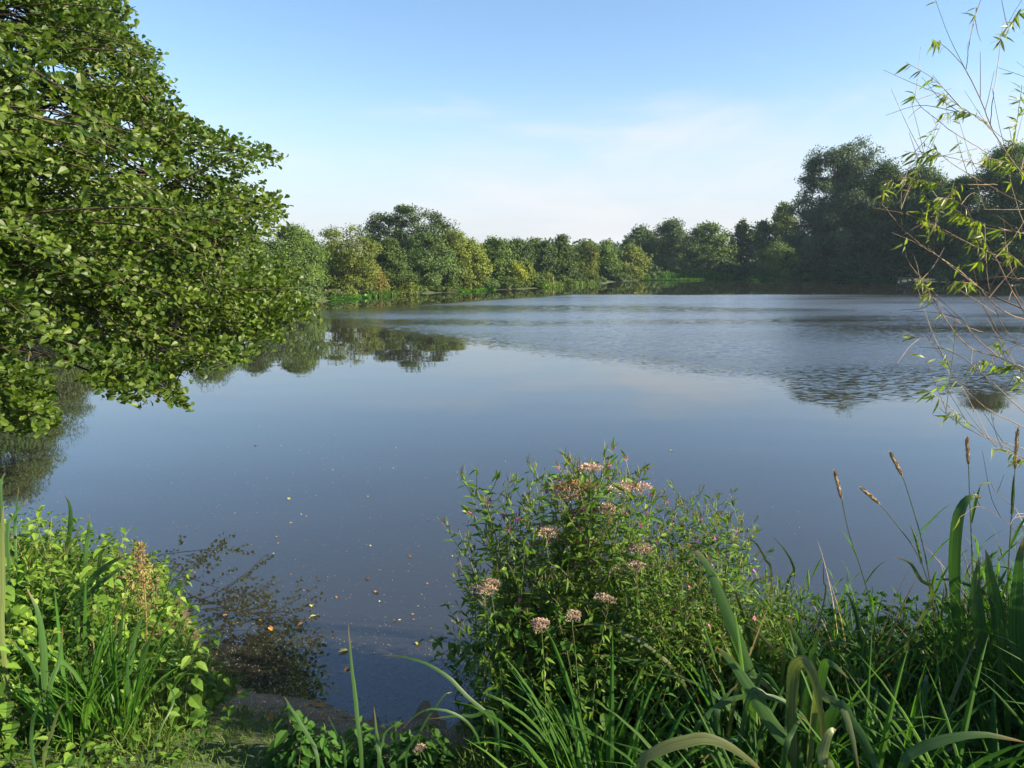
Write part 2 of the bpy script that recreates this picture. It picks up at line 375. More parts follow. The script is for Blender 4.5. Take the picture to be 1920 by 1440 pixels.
l.new(geo.outputs['Position'], rm3.inputs[0]); l.new(rm3.outputs[0], r3.inputs['Vector'])
rmx = nd(n, 'ShaderNodeMixRGB'); l.new(sstep(wy, 14, 34), rmx.inputs[0]); l.new(r1.outputs['Color'], rmx.inputs[1]); l.new(r3.outputs['Color'], rmx.inputs[2])
s1 = scl(vm('SUBTRACT', rmx.outputs[0], (.5, .5, .5)), mth('MULTIPLY_ADD', mask, 1.25, .006))
s2 = scl(vm('SUBTRACT', r2.outputs['Color'], (.5, .5, .5)), mth('MULTIPLY_ADD', mask, .03, .014))
sv = vm('MULTIPLY', vm('ADD', s1, s2), (1.0, 1.0, 0.0))
nrm = nd(n, 'ShaderNodeVectorMath', operation='NORMALIZE'); l.new(vm('ADD', sv, (0, 0, 1)), nrm.inputs[0])
gl = nd(n, 'ShaderNodeBsdfGlossy'); l.new(mth('MULTIPLY_ADD', mask, .21, .012), gl.inputs['Roughness']); gl.inputs['Color'].default_value = (.95, .95, .95, 1); l.new(nrm.outputs[0], gl.inputs['Normal'])
fr = nd(n, 'ShaderNodeFresnel', i_IOR=1.95); l.new(nrm.outputs[0], fr.inputs['Normal'])
tr = nd(n, 'ShaderNodeBsdfTransparent'); tr.inputs['Color'].default_value = (.80, .70, .48, 1)
df = nd(n, 'ShaderNodeBsdfDiffuse'); df.inputs['Color'].default_value = (.052, .052, .043, 1)
body = nd(n, 'ShaderNodeMixShader'); body.inputs[0].default_value = .42; l.new(tr.outputs[0], body.inputs[1]); l.new(df.outputs[0], body.inputs[2])
ms = nd(n, 'ShaderNodeMixShader'); l.new(fr.outputs[0], ms.inputs[0]); l.new(body.outputs[0], ms.inputs[1]); l.new(gl.outputs[0], ms.inputs[2])
o = nd(n, 'ShaderNodeOutputMaterial'); l.new(ms.outputs[0], o.inputs[0])
w = MB(); w.add([(-40, 1.5, 0), (75, 1.5, 0), (75, 110, 0), (-40, 110, 0)], [[0, 1, 2, 3]])
tag(w.build('lake_water', M['water']), 'calm blue lake with a ruffled middle reflecting trees and sky', 'lake', kind='structure')

# ------------------------------------------------------------------ far trees
PROF = {
    'round': ([0, .12, .35, .6, .8, .93, 1], [.62, .86, 1, .95, .72, .42, .08]),
    'cone': ([0, .1, .3, .55, .8, .93, 1], [.72, .95, 1, .74, .42, .2, .04]),
    'column': ([0, .15, .4, .7, .88, 1], [.6, .9, 1, .85, .5, .08]),
    'willow': ([0, .08, .3, .55, .75, .9, 1], [.7, .92, 1, .95, .74, .42, .1]),
    'bush': ([0, .2, .5, .8, 1], [.95, 1, .92, .62, .1]),
    'crown': ([0, .1, .25, .32, .5, .75, .92, 1], [.1, .12, .3, .85, 1, .86, .5, .1]),
}
def crown_mesh(H, hw, prof, s, cov, r, droop=0., lobes=None, rc=None, squash=1.):
    """leaf clumps spread through the crown, denser towards its outside"""
    mb = MB()
    rc = rc or min(max(.15 * min(H, 2.4 * hw), .14), 1.5)
    ncl = int(max(24, 2.1 * (2 * math.pi * hw * H) / (math.pi * rc * rc)))
    if lobes is None:
        t = r.random(ncl * 2); pr = np.interp(t, *PROF[prof]); keep = r.random(ncl * 2) < (.25 + .75 * pr); t, pr = t[keep][:ncl], pr[keep][:ncl]
        a = r.random(len(t)) * 2 * math.pi; f = 1 - .75 * r.random(len(t)) ** 2.2
        ir = np.maximum(pr * hw - rc * .55, .1 * hw) * f * (1 + .16 * np.sin(3 * a + 7 * t + r.random() * 6) + .10 * np.sin(5 * a - 11 * t))
        C = np.stack([ir * np.cos(a), ir * np.sin(a) * squash, rc * .6 + t * (H - 1.35 * rc)], 1)
        axis = np.stack([0 * t, 0 * t, np.clip(t * H * .9, .3 * H, .7 * H)], 1); outw = unit(C - axis)
    else:
        cs, os_ = [], []
        tot = sum(b[3] ** 2 for b in lobes)
        for bx, by, bz, br, bh in lobes:
            k = int(max(8, ncl * .9 * br * br / tot)); d = unit(r.normal(size=(k, 3))); f = (1 - .6 * r.random(k) ** 2.2)[:, None]
            cs.append(np.array([bx, by, bz]) + d * f * np.array([br, br, bh])); os_.append(d)
        C = np.concatenate(cs); outw = np.concatenate(os_)
        C[:, 2] = np.maximum(C[:, 2], rc * .5)
    nl = int(cov * 2 * hw * H / (.36 * s * s)); per = max(12, nl // len(C))
    cr_ = rc * (.6 + .7 * r.random(len(C)))
    ci = np.repeat(np.arange(len(C)), per)
    d = unit(r.normal(size=(len(ci), 3))); rr = r.random(len(ci)) ** .6
    P = C[ci] + d * (rr * cr_[ci])[:, None] * np.array([1, 1, .62 + .5 * droop])
    ow = unit(outw[ci] * .75 + d * .8 + np.array([0, 0, .3]))
    N = unit(ow + r.normal(size=P.shape) * .38)
    D = unit(r.normal(size=P.shape) + ow * .3 + np.array([0, 0, -droop * 2.2]))
    P[:, 2] = np.maximum(P[:, 2], .03)
    ctint = .25 + .5 * r.random(len(C))
    mb.flakes(P, D, N, s * (.7 + .7 * r.random(len(P))) * (1 + .9 * droop), s * (.75 - .35 * droop), np.clip(ctint[ci] + r.normal(size=len(P)) * .16, 0, 1))
    return mb, C
def trunk_mesh(H, hw, C, r, base_r=None):
    mb = MB(); br = base_r or .028 * H + .03
    k = np.linspace(0, 1, 7); lean = r.normal(size=2) * .05 * H
    pts = np.stack([lean[0] * k * k, lean[1] * k * k, -.15 + k * (H * .82)], 1)
    mb.tube(pts, br * (1 - .85 * k) + .01, 7, .5)
    for i in r.choice(len(C), min(9, len(C)), replace=False):
        c = C[i]; z0 = min(max(c[2] * .55, .15 * H), .7 * H); j = np.interp(z0, pts[:, 2], np.arange(7)); b = pts[int(j)]
        q = smooth([b, (b + c) / 2 + np.array([0, 0, .08 * H * r.random()]), c], 5)
        mb.tube(q, np.linspace(br * .42, .012, 5), 5, .5)
    return mb
def tree(name, label, cat, px, hwpx, top, base, prof, mat, back=0., cov=5.4, group='trees along the far shore', droop=0., lobes=None, spx=1.75, seed=None, squash=1., rc=None):
    r = np.random.default_rng(seed if seed is not None else int(abs(px * 7 + top)))
    b = onplane(px, base); Yd = b[1] + back
    ap = at(px, top, Yd); Yd_ = Yd
    ctr = np.array([ap[0], Yd_, 0.]); dep = Yd * CP
    hw = hwpx / FPX * dep * 1.1; z0 = gz(ctr[0], ctr[1]); H = (ap[2] - z0) * 1.06
    s = max(spx * dep / 759., .05)
    if lobes: lobes = [(lx * hw, ly * hw, lz * H, lr * hw, lh * H) for lx, ly, lz, lr, lh in lobes]
    root = thing(name, (ctr[0], ctr[1], z0), label, cat, group)
    cm_, C = crown_mesh(H, hw, prof, s, cov, r, droop, lobes, rc, squash)
    cm_.build('crown', M[mat], root)
    trunk_mesh(H, hw, C, r).build('trunk', M['bark'], root)
    return root
T = tree
# left shore, nearest first
T('alder_tree', 'dark green tree on the left shore, hidden behind the overhanging branches, farthest left', 'tree', -50, 130, 215, 602, 'round', 'far_dark', 2)
T('alder_tree', 'rounded dark tree behind the overhanging branches, left of the yellow shrub', 'tree', 95, 95, 415, 597, 'round', 'far_green', 1.5)
T('shrub', 'unseen yellow shrub behind the overhanging branches, added for the pale yellow reflection in the water', 'shrub', 235, 50, 500, 592, 'bush', 'far_yellow', .6)  # hidden shrub put in to give the water its yellow reflection
T('alder_tree', 'broad green tree behind the yellow shrub on the left shore', 'tree', 250, 85, 425, 586, 'round', 'far_dark', 5)
T('alder_tree', 'green tree whose reflection shows below the drooping branch tips', 'tree', 375, 80, 432, 583, 'round', 'far_green', 1.5)
T('alder_tree', 'dark tree just showing through the right edge of the overhanging branches', 'tree', 465, 60, 440, 575, 'round', 'far_dark', 1.)
T('alder_tree', 'dark green rounded tree first to emerge right of the overhanging branches', 'tree', 548, 68, 420, 566, 'round', 'far_green', .8)
T('shrub', 'low dark shrub at the waterline under the first rounded tree', 'shrub', 560, 48, 510, 568, 'bush', 'far_dark', 0., 4)
T('ash_tree', 'lighter green two topped tree left of the tall oak', 'tree', 650, 54, 429, 558, 'round', 'far_olive', 1.2, 4.0, lobes=[(-.15, 0, .72, .62, .26), (.35, -.2, .55, .6, .25), (-.3, .1, .35, .65, .28), (.2, -.2, .25, .7, .25), (-.5, 0, .15, .4, .17)])
T('oak_tree', 'tallest dark oak on the left shore with sky showing through its open crown', 'tree', 757, 80, 392, 547, 'crown', 'far_dark', 6, 4.2, lobes=[(.05, 0, .86, .36, .11), (-.38, 0, .76, .3, .12), (.42, 0, .74, .42, .14), (-.75, 0, .64, .3, .13), (.1, 0, .62, .5, .14), (.72, 0, .6, .42, .18), (-.4, 0, .45, .45, .16), (.3, 0, .38, .7, .22), (-.3, 0, .2, .6, .2), (.9, 0, .42, .4, .2)])
T('alder_tree', 'pointed green tree in front of the tall oak, left of the big dark one', 'tree', 733, 42, 447, 553, 'cone', 'far_green', .5)
T('alder_tree', 'big dense dark tree in front of the tall oak reaching down to the water', 'tree', 797, 58, 436, 550, 'round', 'far_dark', .8, 4.6)
T('lime_tree', 'olive green tree with a sunlit right side beside the big dense dark tree', 'tree', 850, 40, 430, 547, 'round', 'far_olive', 1.6)
T('lime_tree', 'narrow olive tree right of the tall oak group with yellowing lower leaves', 'tree', 884, 33, 447, 545.5, 'column', 'far_olive', .6)
T('shrub', 'yellow and russet shrub at the waterline below the pointed green tree', 'shrub', 703, 25, 500, 554, 'bush', 'far_rust', -.3, 4)
T('shrub', 'low pale brown shrub behind the left bright green floating mat', 'shrub', 636, 24, 541, 559, 'bush', 'far_rust', .2, 4)
T('shrub', 'small dull green shrub at the foot of the pointed green tree', 'shrub', 760, 22, 520, 553, 'bush', 'far_olive', 0, 4)
T('alder_tree', 'mottled green tree left of the bright yellow green willow bush', 'tree', 928, 40, 440, 543, 'round', 'far_green', 1.4)
T('alder_tree', 'tree with a flat dark top behind the bright yellow green willow bush', 'tree', 968, 34, 446, 540, 'round', 'far_dark', 4)
T('alder_tree', 'broad topped green tree behind and right of the yellow green willow bush', 'tree', 1003, 32, 441, 537, 'round', 'far_green', 5)
T('willow_shrub', 'bright yellow green willow bush standing at the far waterline', 'shrub', 968, 24, 486, 541.5, 'bush', 'far_yellow', .0, 4.2)
T('willow_shrub', 'smaller yellow olive bush leaning against the bright willow bush', 'shrub', 992, 15, 492, 540.5, 'bush', 'far_olive', .2, 4)
T('shrub', 'low lime green clump of reeds right of the bright willow bush', 'shrub', 1010, 12, 522, 540, 'bush', 'far_yellow', 0, 4)
T('alder_tree', 'dark shaded tree left of the light pointed tree', 'tree', 1024, 26, 452, 536, 'column', 'far_dark', 2.5)
T('alder_tree', 'sunlit pointed tree standing above the shore in the middle', 'tree', 1054, 32, 438, 534, 'cone', 'far_green', 1.)
T('birch_tree', 'slim yellowish birch right of the sunlit pointed tree', 'tree', 1099, 25, 449, 531.5, 'column', 'far_olive', .8, 4., droop=.5)
T('alder_tree', 'half shaded green tree right of the slim birch', 'tree', 1134, 31, 446, 529, 'column', 'far_green', 3)
T('alder_tree', 'tree with a sunlit yellow green top in front of the dark wood', 'tree', 1186, 30, 456, 527, 'round', 'far_olive', 1.)
T('oak_tree', 'dark oak at the left end of the high rounded group', 'tree', 1202, 44, 424, 523, 'round', 'far_dark', 8)
T('oak_tree', 'highest dark domed oak of the rounded group in the middle distance', 'tree', 1262, 46, 406, 522, 'round', 'far_dark', 8)
T('oak_tree', 'oak with sunlit right side at the right end of the rounded group', 'tree', 1328, 46, 416, 521.5, 'round', 'far_green', 8)
T('shrub', 'dark shrub along the far shore below the domed oak', 'shrub', 1250, 48, 480, 521.5, 'bush', 'far_dark', 3, 4)
T('shrub', 'dark shrub along the far shore below the sunlit oak', 'shrub', 1335, 55, 478, 521, 'bush', 'far_dark', 3, 4)
T('beech_tree', 'small russet tree in the gap right of the rounded oaks', 'tree', 1374, 9, 444, 519, 'column', 'far_rust', 14)
T('alder_tree', 'slender tree with a ragged top right of the gap', 'tree', 1393, 21, 411, 520.5, 'column', 'far_green', 7)
T('alder_tree', 'low rounded tree between the ragged slender tree and the tall pale one', 'tree', 1431, 24, 417, 521, 'round', 'far_green', 7)
T('poplar_tree', 'tall pale sunlit tree directly left of the great willow', 'tree', 1472, 30, 381, 521, 'round', 'far_olive', 6)
T('willow_shrub', 'broad domed willow bush at the foot of the great willow', 'shrub', 1458, 50, 452, 525, 'bush', 'far_green', .3, 4.4)
T('shrub', 'dark low shrub at the shore left of the domed willow bush', 'shrub', 1400, 24, 492, 522.5, 'bush', 'far_dark', .5, 4)
T('willow_tree', 'great grey green willow towering over the right shore', 'tree', 1574, 84, 272, 524, 'willow', 'far_willow', 3, 6.5, droop=.4, rc=1.1, lobes=[(.22, 0, .85, .46, .13), (-.12, 0, .74, .62, .17), (.5, 0, .66, .46, .18), (-.42, -.1, .52, .56, .22), (.2, -.3, .45, .8, .24), (-.3, -.3, .24, .72, .26), (.4, -.2, .22, .66, .25), (0, -.5, .35, .7, .3)])
T('alder_tree', 'dark tree right of the great willow with a few sunlit leaves', 'tree', 1660, 66, 302, 525, 'round', 'far_green', 2, 6.5)
T('alder_tree', 'dark broad tree behind the bare willow twigs', 'tree', 1728, 70, 308, 526, 'round', 'far_dark', 3, 6.5)
T('alder_tree', 'dark lower tree in the dip behind the willow twigs', 'tree', 1805, 60, 330, 528, 'round', 'far_dark', 3, 6.5)
T('alder_tree', 'tall dark tree at the right edge behind the leafy willow twigs', 'tree', 1898, 77, 268, 530, 'round', 'far_green', 3, 6.5)
T('alder_tree', 'dark tree beyond the right edge of the view', 'tree', 2030, 80, 262, 533, 'round', 'far_dark', 3, 3.5)
T('alder_tree', 'second dark tree beyond the right edge of the view', 'tree', 2190, 90, 250, 537, 'round', 'far_green', 3, 3.5)
T('shrub', 'shaded shrub filling the gap left of the great willow foot', 'shrub', 1500, 42, 440, 523, 'bush', 'far_dark', 3, 5)
T('shrub', 'shaded shrub low on the bank below the great willow', 'shrub', 1560, 55, 478, 524.5, 'bush', 'far_dark', .6, 4)
T('shrub', 'shaded shrub left of the pale fishing platform', 'shrub', 1640, 40, 482, 526, 'bush', 'far_dark', 1.2, 4)
T('shrub', 'shaded shrub behind the pale fishing platform', 'shrub', 1715, 45, 476, 526.5, 'bush', 'far_dark', 3, 4)
T('shrub', 'shaded shrub at the right edge of the far shore', 'shrub', 1830, 60, 470, 529, 'bush', 'far_dark', 1, 4)

random.seed(3)
far_pts = [(520, 572)] + far_px; fx = [p[0] for p in far_pts]; fy_ = [p[1] for p in far_pts]
for i in range(46):
    px = 520 + 1440 * (i + random.random() * .8) / 46; by = float(np.interp(px, fx, fy_)) - .4
    if abs(px - 1690) < 22: continue
    w_ = random.uniform(14, 26) * (1 if px < 1000 else .9)
    T('waterside_bush', 'low leafy bush overhanging the waterline of the far shore', 'bush', px, w_, by - random.uniform(13, 30), by, 'bush', random.choice(['far_dark', 'far_green', 'far_green', 'far_olive'] if px < 1120 else ['far_dark', 'far_dark', 'far_green']), .15, 3.6, 'low bushes along the far waterline', seed=500 + i)
# the wood behind, one mass
r = np.random.default_rng(91); wb = MB()
pts = []
pl = np.array([(-60, 60), (-25, 50), (-8, 66), (4, 80), (12, 104), (24, 116), (50, 108), (70, 86), (95, 72)], float)
for i in range(len(pl) - 1):
    L_ = np.linalg.norm(pl[i + 1] - pl[i]); k = int(L_ * 3.2)
    t = r.random(k)[:, None]; q = pl[i] + t * (pl[i + 1] - pl[i]) + r.normal(size=(k, 2)) * 1.6; pts.append(q)
pts = np.concatenate(pts); hz = r.random(len(pts)) * (1.2 + .022 * pts[:, 1] + .24 * np.clip(pts[:, 0] - 24, 0, 40)) + ground_z(pts[:, 0], pts[:, 1])
C = np.column_stack([pts, hz]); ci = np.repeat(np.arange(len(C)), 90)
d = unit(r.normal(size=(len(ci), 3))); P = C[ci] + d * (r.random(len(ci)) ** .4 * 1.1)[:, None]
wb.flakes(P, r.normal(size=P.shape), unit(d + np.array([0, -.3, .5])), .42, .3, np.clip(.4 + r.normal(size=len(P)) * .2, 0, 1))
tag(wb.build('woodland', M['far_dark']), 'shadowy wood behind the trees of the far shore', 'wood', kind='stuff')

# reed grass along the far bank and bright floating mats
def reed_bank(name, label, pa, pb, h, k, mat, wid=.8, seed=3):
    r = np.random.default_rng(seed); a, b = onplane(*pa), onplane(*pb); mb = MB()
    t = r.random(k); base = a + t[:, None] * (b - a) + np.column_stack([r.normal(size=k) * .15, r.random(k) * wid, 0 * t])
    base[:, 2] = np.maximum(ground_z(base[:, 0], base[:, 1]), 0)
    D = unit(np.column_stack([r.normal(size=k) * .22, r.normal(size=k) * .2, np.ones(k)]))
    mb.leaves(base, D, r.normal(size=(k, 3)), h * (.6 + .6 * r.random(k)), .09, LANCE, r.random(k))
    return tag(mb.build(name, M[mat]), label, 'reeds', 'reed strips along the far shore')
reed_bank('reed_strip', 'long grey green reed strip on the far shore below the rounded oaks', (1205, 524), (1405, 522.5), .75, 1700, 'reed', 1.6)
reed_bank('reed_strip', 'pale reed strip between the two left floating mats', (690, 558.5), (780, 551.5), .35, 420, 'grass', .5, 4)
reed_bank('reed_strip', 'green reed strip below the sunlit pointed tree and birch', (1015, 540), (1115, 532.5), .38, 700, 'grass', .6, 5)
reed_bank('reed_strip', 'shaded reed strip at the waterline left of the fishing platform', (1590, 524), (1672, 526), .5, 500, 'reed', .6, 6)
def mat_patch(label, pa, pb, depth, k=900, seed=1, mt='floatweed'):
    r = np.random.default_rng(seed); a, b = onplane(*pa), onplane(*pb); mb = MB()
    t = r.random(k); w_ = depth * np.sin(math.pi * np.clip(t, .02, .98)) ** .5 * (.7 + .3 * np.sin(9 * t + seed))
    P = a + t[:, None] * (b - a) + np.column_stack([0 * t, -r.random(k) * w_ + .25, .02 + .08 * r.random(k) ** 2])
    D = unit(np.column_stack([r.normal(size=k), r.normal(size=k), .5 * r.random(k)]))
    mb.flakes(P, D, np.column_stack([r.normal(size=(k, 2)) * .35, np.ones(k)]), .22, .2, r.random(k))
    return tag(mb.build('floating_weed', M[mt]), label, 'water plant', 'bright green floating mats on the far shore')
mat_patch('bright green floating mat below the lighter two topped tree', (617, 563.5), (676, 558.5), .9, 900, 1)
mat_patch('thin bright green floating mat below the russet shrub', (684, 558.8), (745, 553.5), .6, 700, 2)
mat_patch('bright green floating mat below the narrow olive tree', (862, 547.6), (926, 543.6), .9, 800, 3)
mat_patch('tiny bright green mat right of the lime green reed clump', (1015, 540.6), (1034, 538.5), .7, 400, 4)
mat_patch('long shaded green floating mat below the rounded oaks', (1195, 526), (1400, 523), 2.4, 3200, 5, 'reed')  # darker leaf material here and on the next two paints the trees' shade
mat_patch('shaded green floating mat at the foot of the domed willow bush', (1395, 526.5), (1450, 526.5), 2.0, 1100, 6, 'reed')
mat_patch('shaded green floating mat below the dark trees right of the great willow', (1585, 526), (1680, 527.5), 1.4, 1300, 7, 'reed')

# fishing platform and the white bird on it
b = onplane(1690, 525.5); pf = thing('fishing_platform', (b[0], b[1] - .6, 0), 'small pale wooden fishing platform on the shaded right shore', 'platform')
def box(mb, c, s, tint=.5):
    c, s = np.array(c, float), np.array(s, float) / 2
    V = np.array([[x, y, z] for x in (-1, 1) for y in (-1, 1) for z in (-1, 1)]) * s + c
    mb.add(V, [[0, 1, 3, 2], [4, 6, 7, 5], [0, 4, 5, 1], [2, 3, 7, 6], [0, 2, 6, 4], [1, 5, 7, 3]], tint)
dk = MB()
for i in range(9): box(dk, (-.62 + i * .155, 0, .3), (.145, 1.1, .05))
dk.build('deck', M['plank'], pf)
for sx_ in (-.6, .6):
    for sy in (-.48, .48):
        q = MB(); box(q, (sx_, sy, -.05), (.09, .09, .64)); q.build('post', M['plank'], pf)
q = MB(); box(q, (0, -.53, .22), (1.3, .04, .1)); q.build('fascia', M['plank'], pf)
bd = thing('white_bird', (b[0] + .42, b[1] - .6, .325), 'small white bird standing on the pale fishing platform', 'bird')
q = MB(); k = np.linspace(0, 1, 9); q.tube(np.stack([-.2 + .36 * k, 0 * k, .14 + .06 * k + .05 * k * k], 1), .001 + .085 * np.sin(math.pi * k ** .8) ** .8, 8)
k = np.linspace(0, 1, 7); q.tube(np.stack([.13 + .05 * k, 0 * k, .2 + .17 * k], 1), .045 - .012 * k, 7)
k = np.linspace(0, 1, 6); q.tube(np.stack([.15 + .09 * k, 0 * k, .38 + 0 * k], 1), .001 + .042 * np.sin(math.pi * k) ** .6, 7)
q.build('body', M['bird'], bd, True)
q = MB(); q.tube([(.23, 0, .38), (.28, 0, .37), (.30, 0, .365)], [.012, .008, .002], 5); q.build('beak', M['beak'], bd)
for sy in (-.03, .03):
    q = MB(); q.tube([(0, sy, .12), (.01, sy, .06), (0, sy, 0)], .008, 5); q.build('leg', M['beak'], bd)

# ------------------------------------------------------------------ near alder on the left, its boughs hanging over the water
OUT = [(-900, -900), (330, -900), (300, -200), (250, 0), (255, 42), (240, 62), (305, 100), (300, 130), (330, 165), (345, 215), (400, 245), (450, 262), (505, 272), (540, 292), (528, 306), (480, 318), (462, 332),
       (500, 348), (535, 368), (548, 395), (535, 425), (515, 445), (470, 470), (520, 480), (565, 505), (575, 560), (602, 598), (590, 608), (545, 600), (530, 645), (490, 640), (480, 672), (420, 690), (385, 700),
       (330, 705), (364, 770), (345, 780), (305, 745), (285, 735), (272, 772), (240, 752), (200, 738), (160, 715), (110, 672), (92, 690), (100, 745), (110, 795), (95, 828), (60, 815), (0, 800), (-300, 830), (-900, 780)]
r = np.random.default_rng(21)
al = thing('alder_tree', (-6.4, 6.0, gz(-6.4, 6.0)), 'big leafy alder overhanging the water at the left edge, closest tree', 'tree')
ab = np.array(al.location)
TB = [np.array([-6.4, 6.0, .2]), np.array([-6.3, 5.95, 2]), np.array([-6.35, 5.8, 4.5]), np.array([-6.2, 5.7, 7.5]), np.array([-6.3, 5.6, 10])]
trunk = smooth(TB, 16)
tm = MB(); tm.tube(trunk - ab, np.linspace(.24, .06, 16), 9); tm.build('trunk', M['bark'], al, True)
limb_t = [(525, 292, 6.6), (525, 390, 6.3), (588, 596, 6.4), (500, 640, 6.0), (350, 760, 5.4), (420, 480, 5.6), (300, 115, 6.4), (230, 20, 6.6), (150, -180, 6.4), (85, 790, 4.6), (30, 300, 4.6), (250, -400, 6.6),
          (-100, 560, 4.4), (180, 500, 5.0), (-250, 100, 4.4), (100, 60, 5.4), (330, 250, 5.6), (-200, -300, 5), (270, 690, 7.2), (440, 420, 7.4), (250, 260, 7.4)]
limbs = []; lm = MB()
for px, py, Yd in limb_t:
    e = at(px, py, Yd); h0 = min(max(e[2] * .9 + .5, 1.0), 9.2)
    s0 = np.array([np.interp(h0, trunk[:, 2], trunk[:, i]) for i in range(3)])
    midp = s0 * .45 + e * .55 + np.array([0, 0, .35])
    q = smooth([s0, s0 * .8 + e * .2 + np.array([0, 0, .25]), midp, e], 14); limbs.append(q)
    lm.tube(q - ab, np.linspace(.042, .002, 14), 6)
lp = np.concatenate(limbs)
# boughs -> sprays -> leaves
LP, LD, LN, LL, LT = [], [], [], [], []
outer = np.array(OUT, float)
nb = 0; tries = 0
while nb < 1500 and tries < 16000:
    tries += 1
    px = r.uniform(-420, 600) if r.random() < .86 else r.uniform(-850, -400); py = r.uniform(-420, 835)
    if py < -60 and r.random() < .55: continue
    if tries % 6 == 0:
        lt = limb_t[(tries // 6) % len(limb_t)]; px, py = lt[0] - abs(r.normal()) * 35, lt[1] + r.normal() * 22
    if not inpoly(np.array([px]), np.array([py]), OUT)[0]: continue
    f = np.clip((px + 100) / 700, 0, 1.05)
    Yd = 4.2 + 2.1 * f + r.normal() * .55 + (.6 if py < 250 else 0) + (1.3 if r.random() < .3 else 0)
    if px < 120 and py > 560: Yd = 3.7 + .5 * r.random()
    tip = at(px, py, Yd)
    j = np.argmin(np.linalg.norm(lp - tip - np.array([.25, 0, -.1]) * -1, axis=1)); st = lp[j]
    dr = tip - st; ln = np.linalg.norm(dr)
    flow = unit(np.array([.85, -.25 + .5 * r.random(), -.08 + .42 * r.normal()]) + (dr / (ln + .1)) * .5)
    L = r.uniform(.5, .95); b0 = tip - flow * L
    if ln > .9: st = b0 - flow * .3
    q = smooth([st, b0 * .6 + st * .4 + np.array([0, 0, .04]), (b0 + tip) / 2 + np.array([0, 0, .06]), tip], 9)
    qx, qy = proj(q); ins = inpoly(qx, qy + 8, OUT) & inpoly(qx, qy - 8, OUT); kq = 9 if ins.all() else int(np.argmin(ins))
    if kq > 2: lm.tube(q[:kq] - ab, np.linspace(.008, .002, 9)[:kq], 4)
    nb += 1
    side = unit(np.cross(flow, np.array([0, 0, 1.]) + r.normal(size=3) * .6)); upv = np.cross(side, flow)
    ns = int(L / .068)
    btint = r.random()
    for i in range(ns):
        u = (i + .3) / ns; c = q[3] + (q[8] - q[3]) * u + np.array([0, 0, .06 * math.sin(math.pi * u)])
        sg = 1 if i % 2 else -1
        sdv = unit(flow * (.55 + .5 * u) + side * sg * (.9 - .45 * u) + np.array([0, 0, .05]) + r.normal(size=3) * .2)
        sl_ = (.26 * (1 - .55 * u) + .08) * r.uniform(.7, 1.2); kk = max(4, int(sl_ / .026))
        uu = (np.arange(kk) + .5) / kk
        base = c + sdv * (uu * sl_)[:, None] - np.array([0, 0, 1.]) * (.12 * sl_ * uu ** 2)[:, None]
        alt = np.where(np.arange(kk) % 2, 1, -1)
        s2_ = unit(np.cross(sdv, upv))
        D = unit(sdv * .7 + s2_ * alt[:, None] * .75 + r.normal(size=(kk, 3)) * .4 + np.array([.15, 0, .2]))
        N = unit(upv * .6 + np.array([.45, -.25, .3]) + r.normal(size=(kk, 3)) * .8)
        LP.append(base); LD.append(D); LN.append(N); LL.append(.044 * r.uniform(.7, 1.2, kk)); LT.append(np.clip(.12 + .45 * btint + r.normal(size=kk) * .24, 0, 1))
LP, LD, LN, LL, LT = map(np.concatenate, (LP, LD, LN, LL, LT))
qx, qy = proj(LP + LD * LL[:, None] * .6)
ok = inpoly(qx + r.normal(size=len(qx)) * 7, qy + r.normal(size=len(qx)) * 7, OUT) & (LP[:, 2] > .25)
for hx, hy, hr in ((22, 25, 26), (105, 208, 26), (70, 660, 26), (150, 690, 18), (235, 235, 16), (268, 665, 12), (330, 610, 10), (470, 335, 14)):
    ok &= (np.hypot((qx - hx) / 1.5, qy - hy) > hr * r.uniform(.5, 1.25, len(qx)))
LP, LD, LN, LL, LT = LP[ok], LD[ok], LN[ok], LL[ok], LT[ok]
lv = MB(); lv.leaves(LP - ab, LD, LN, LL, LL * .72, OBOV, LT)
lv.build('foliage', M['alder'], al); lm.build('branches', M['twig'], al)
print('alder leaves', len(LP))

# ------------------------------------------------------------------ willow shrub reaching in from the right
r = np.random.default_rng(5)
wb0 = np.array([3.2, 3.1, gz(3.2, 3.1)])
wil = thing('willow_shrub', wb0, 'sparse young willow with thin bare twigs and narrow yellow green leaves at the right edge', 'willow')
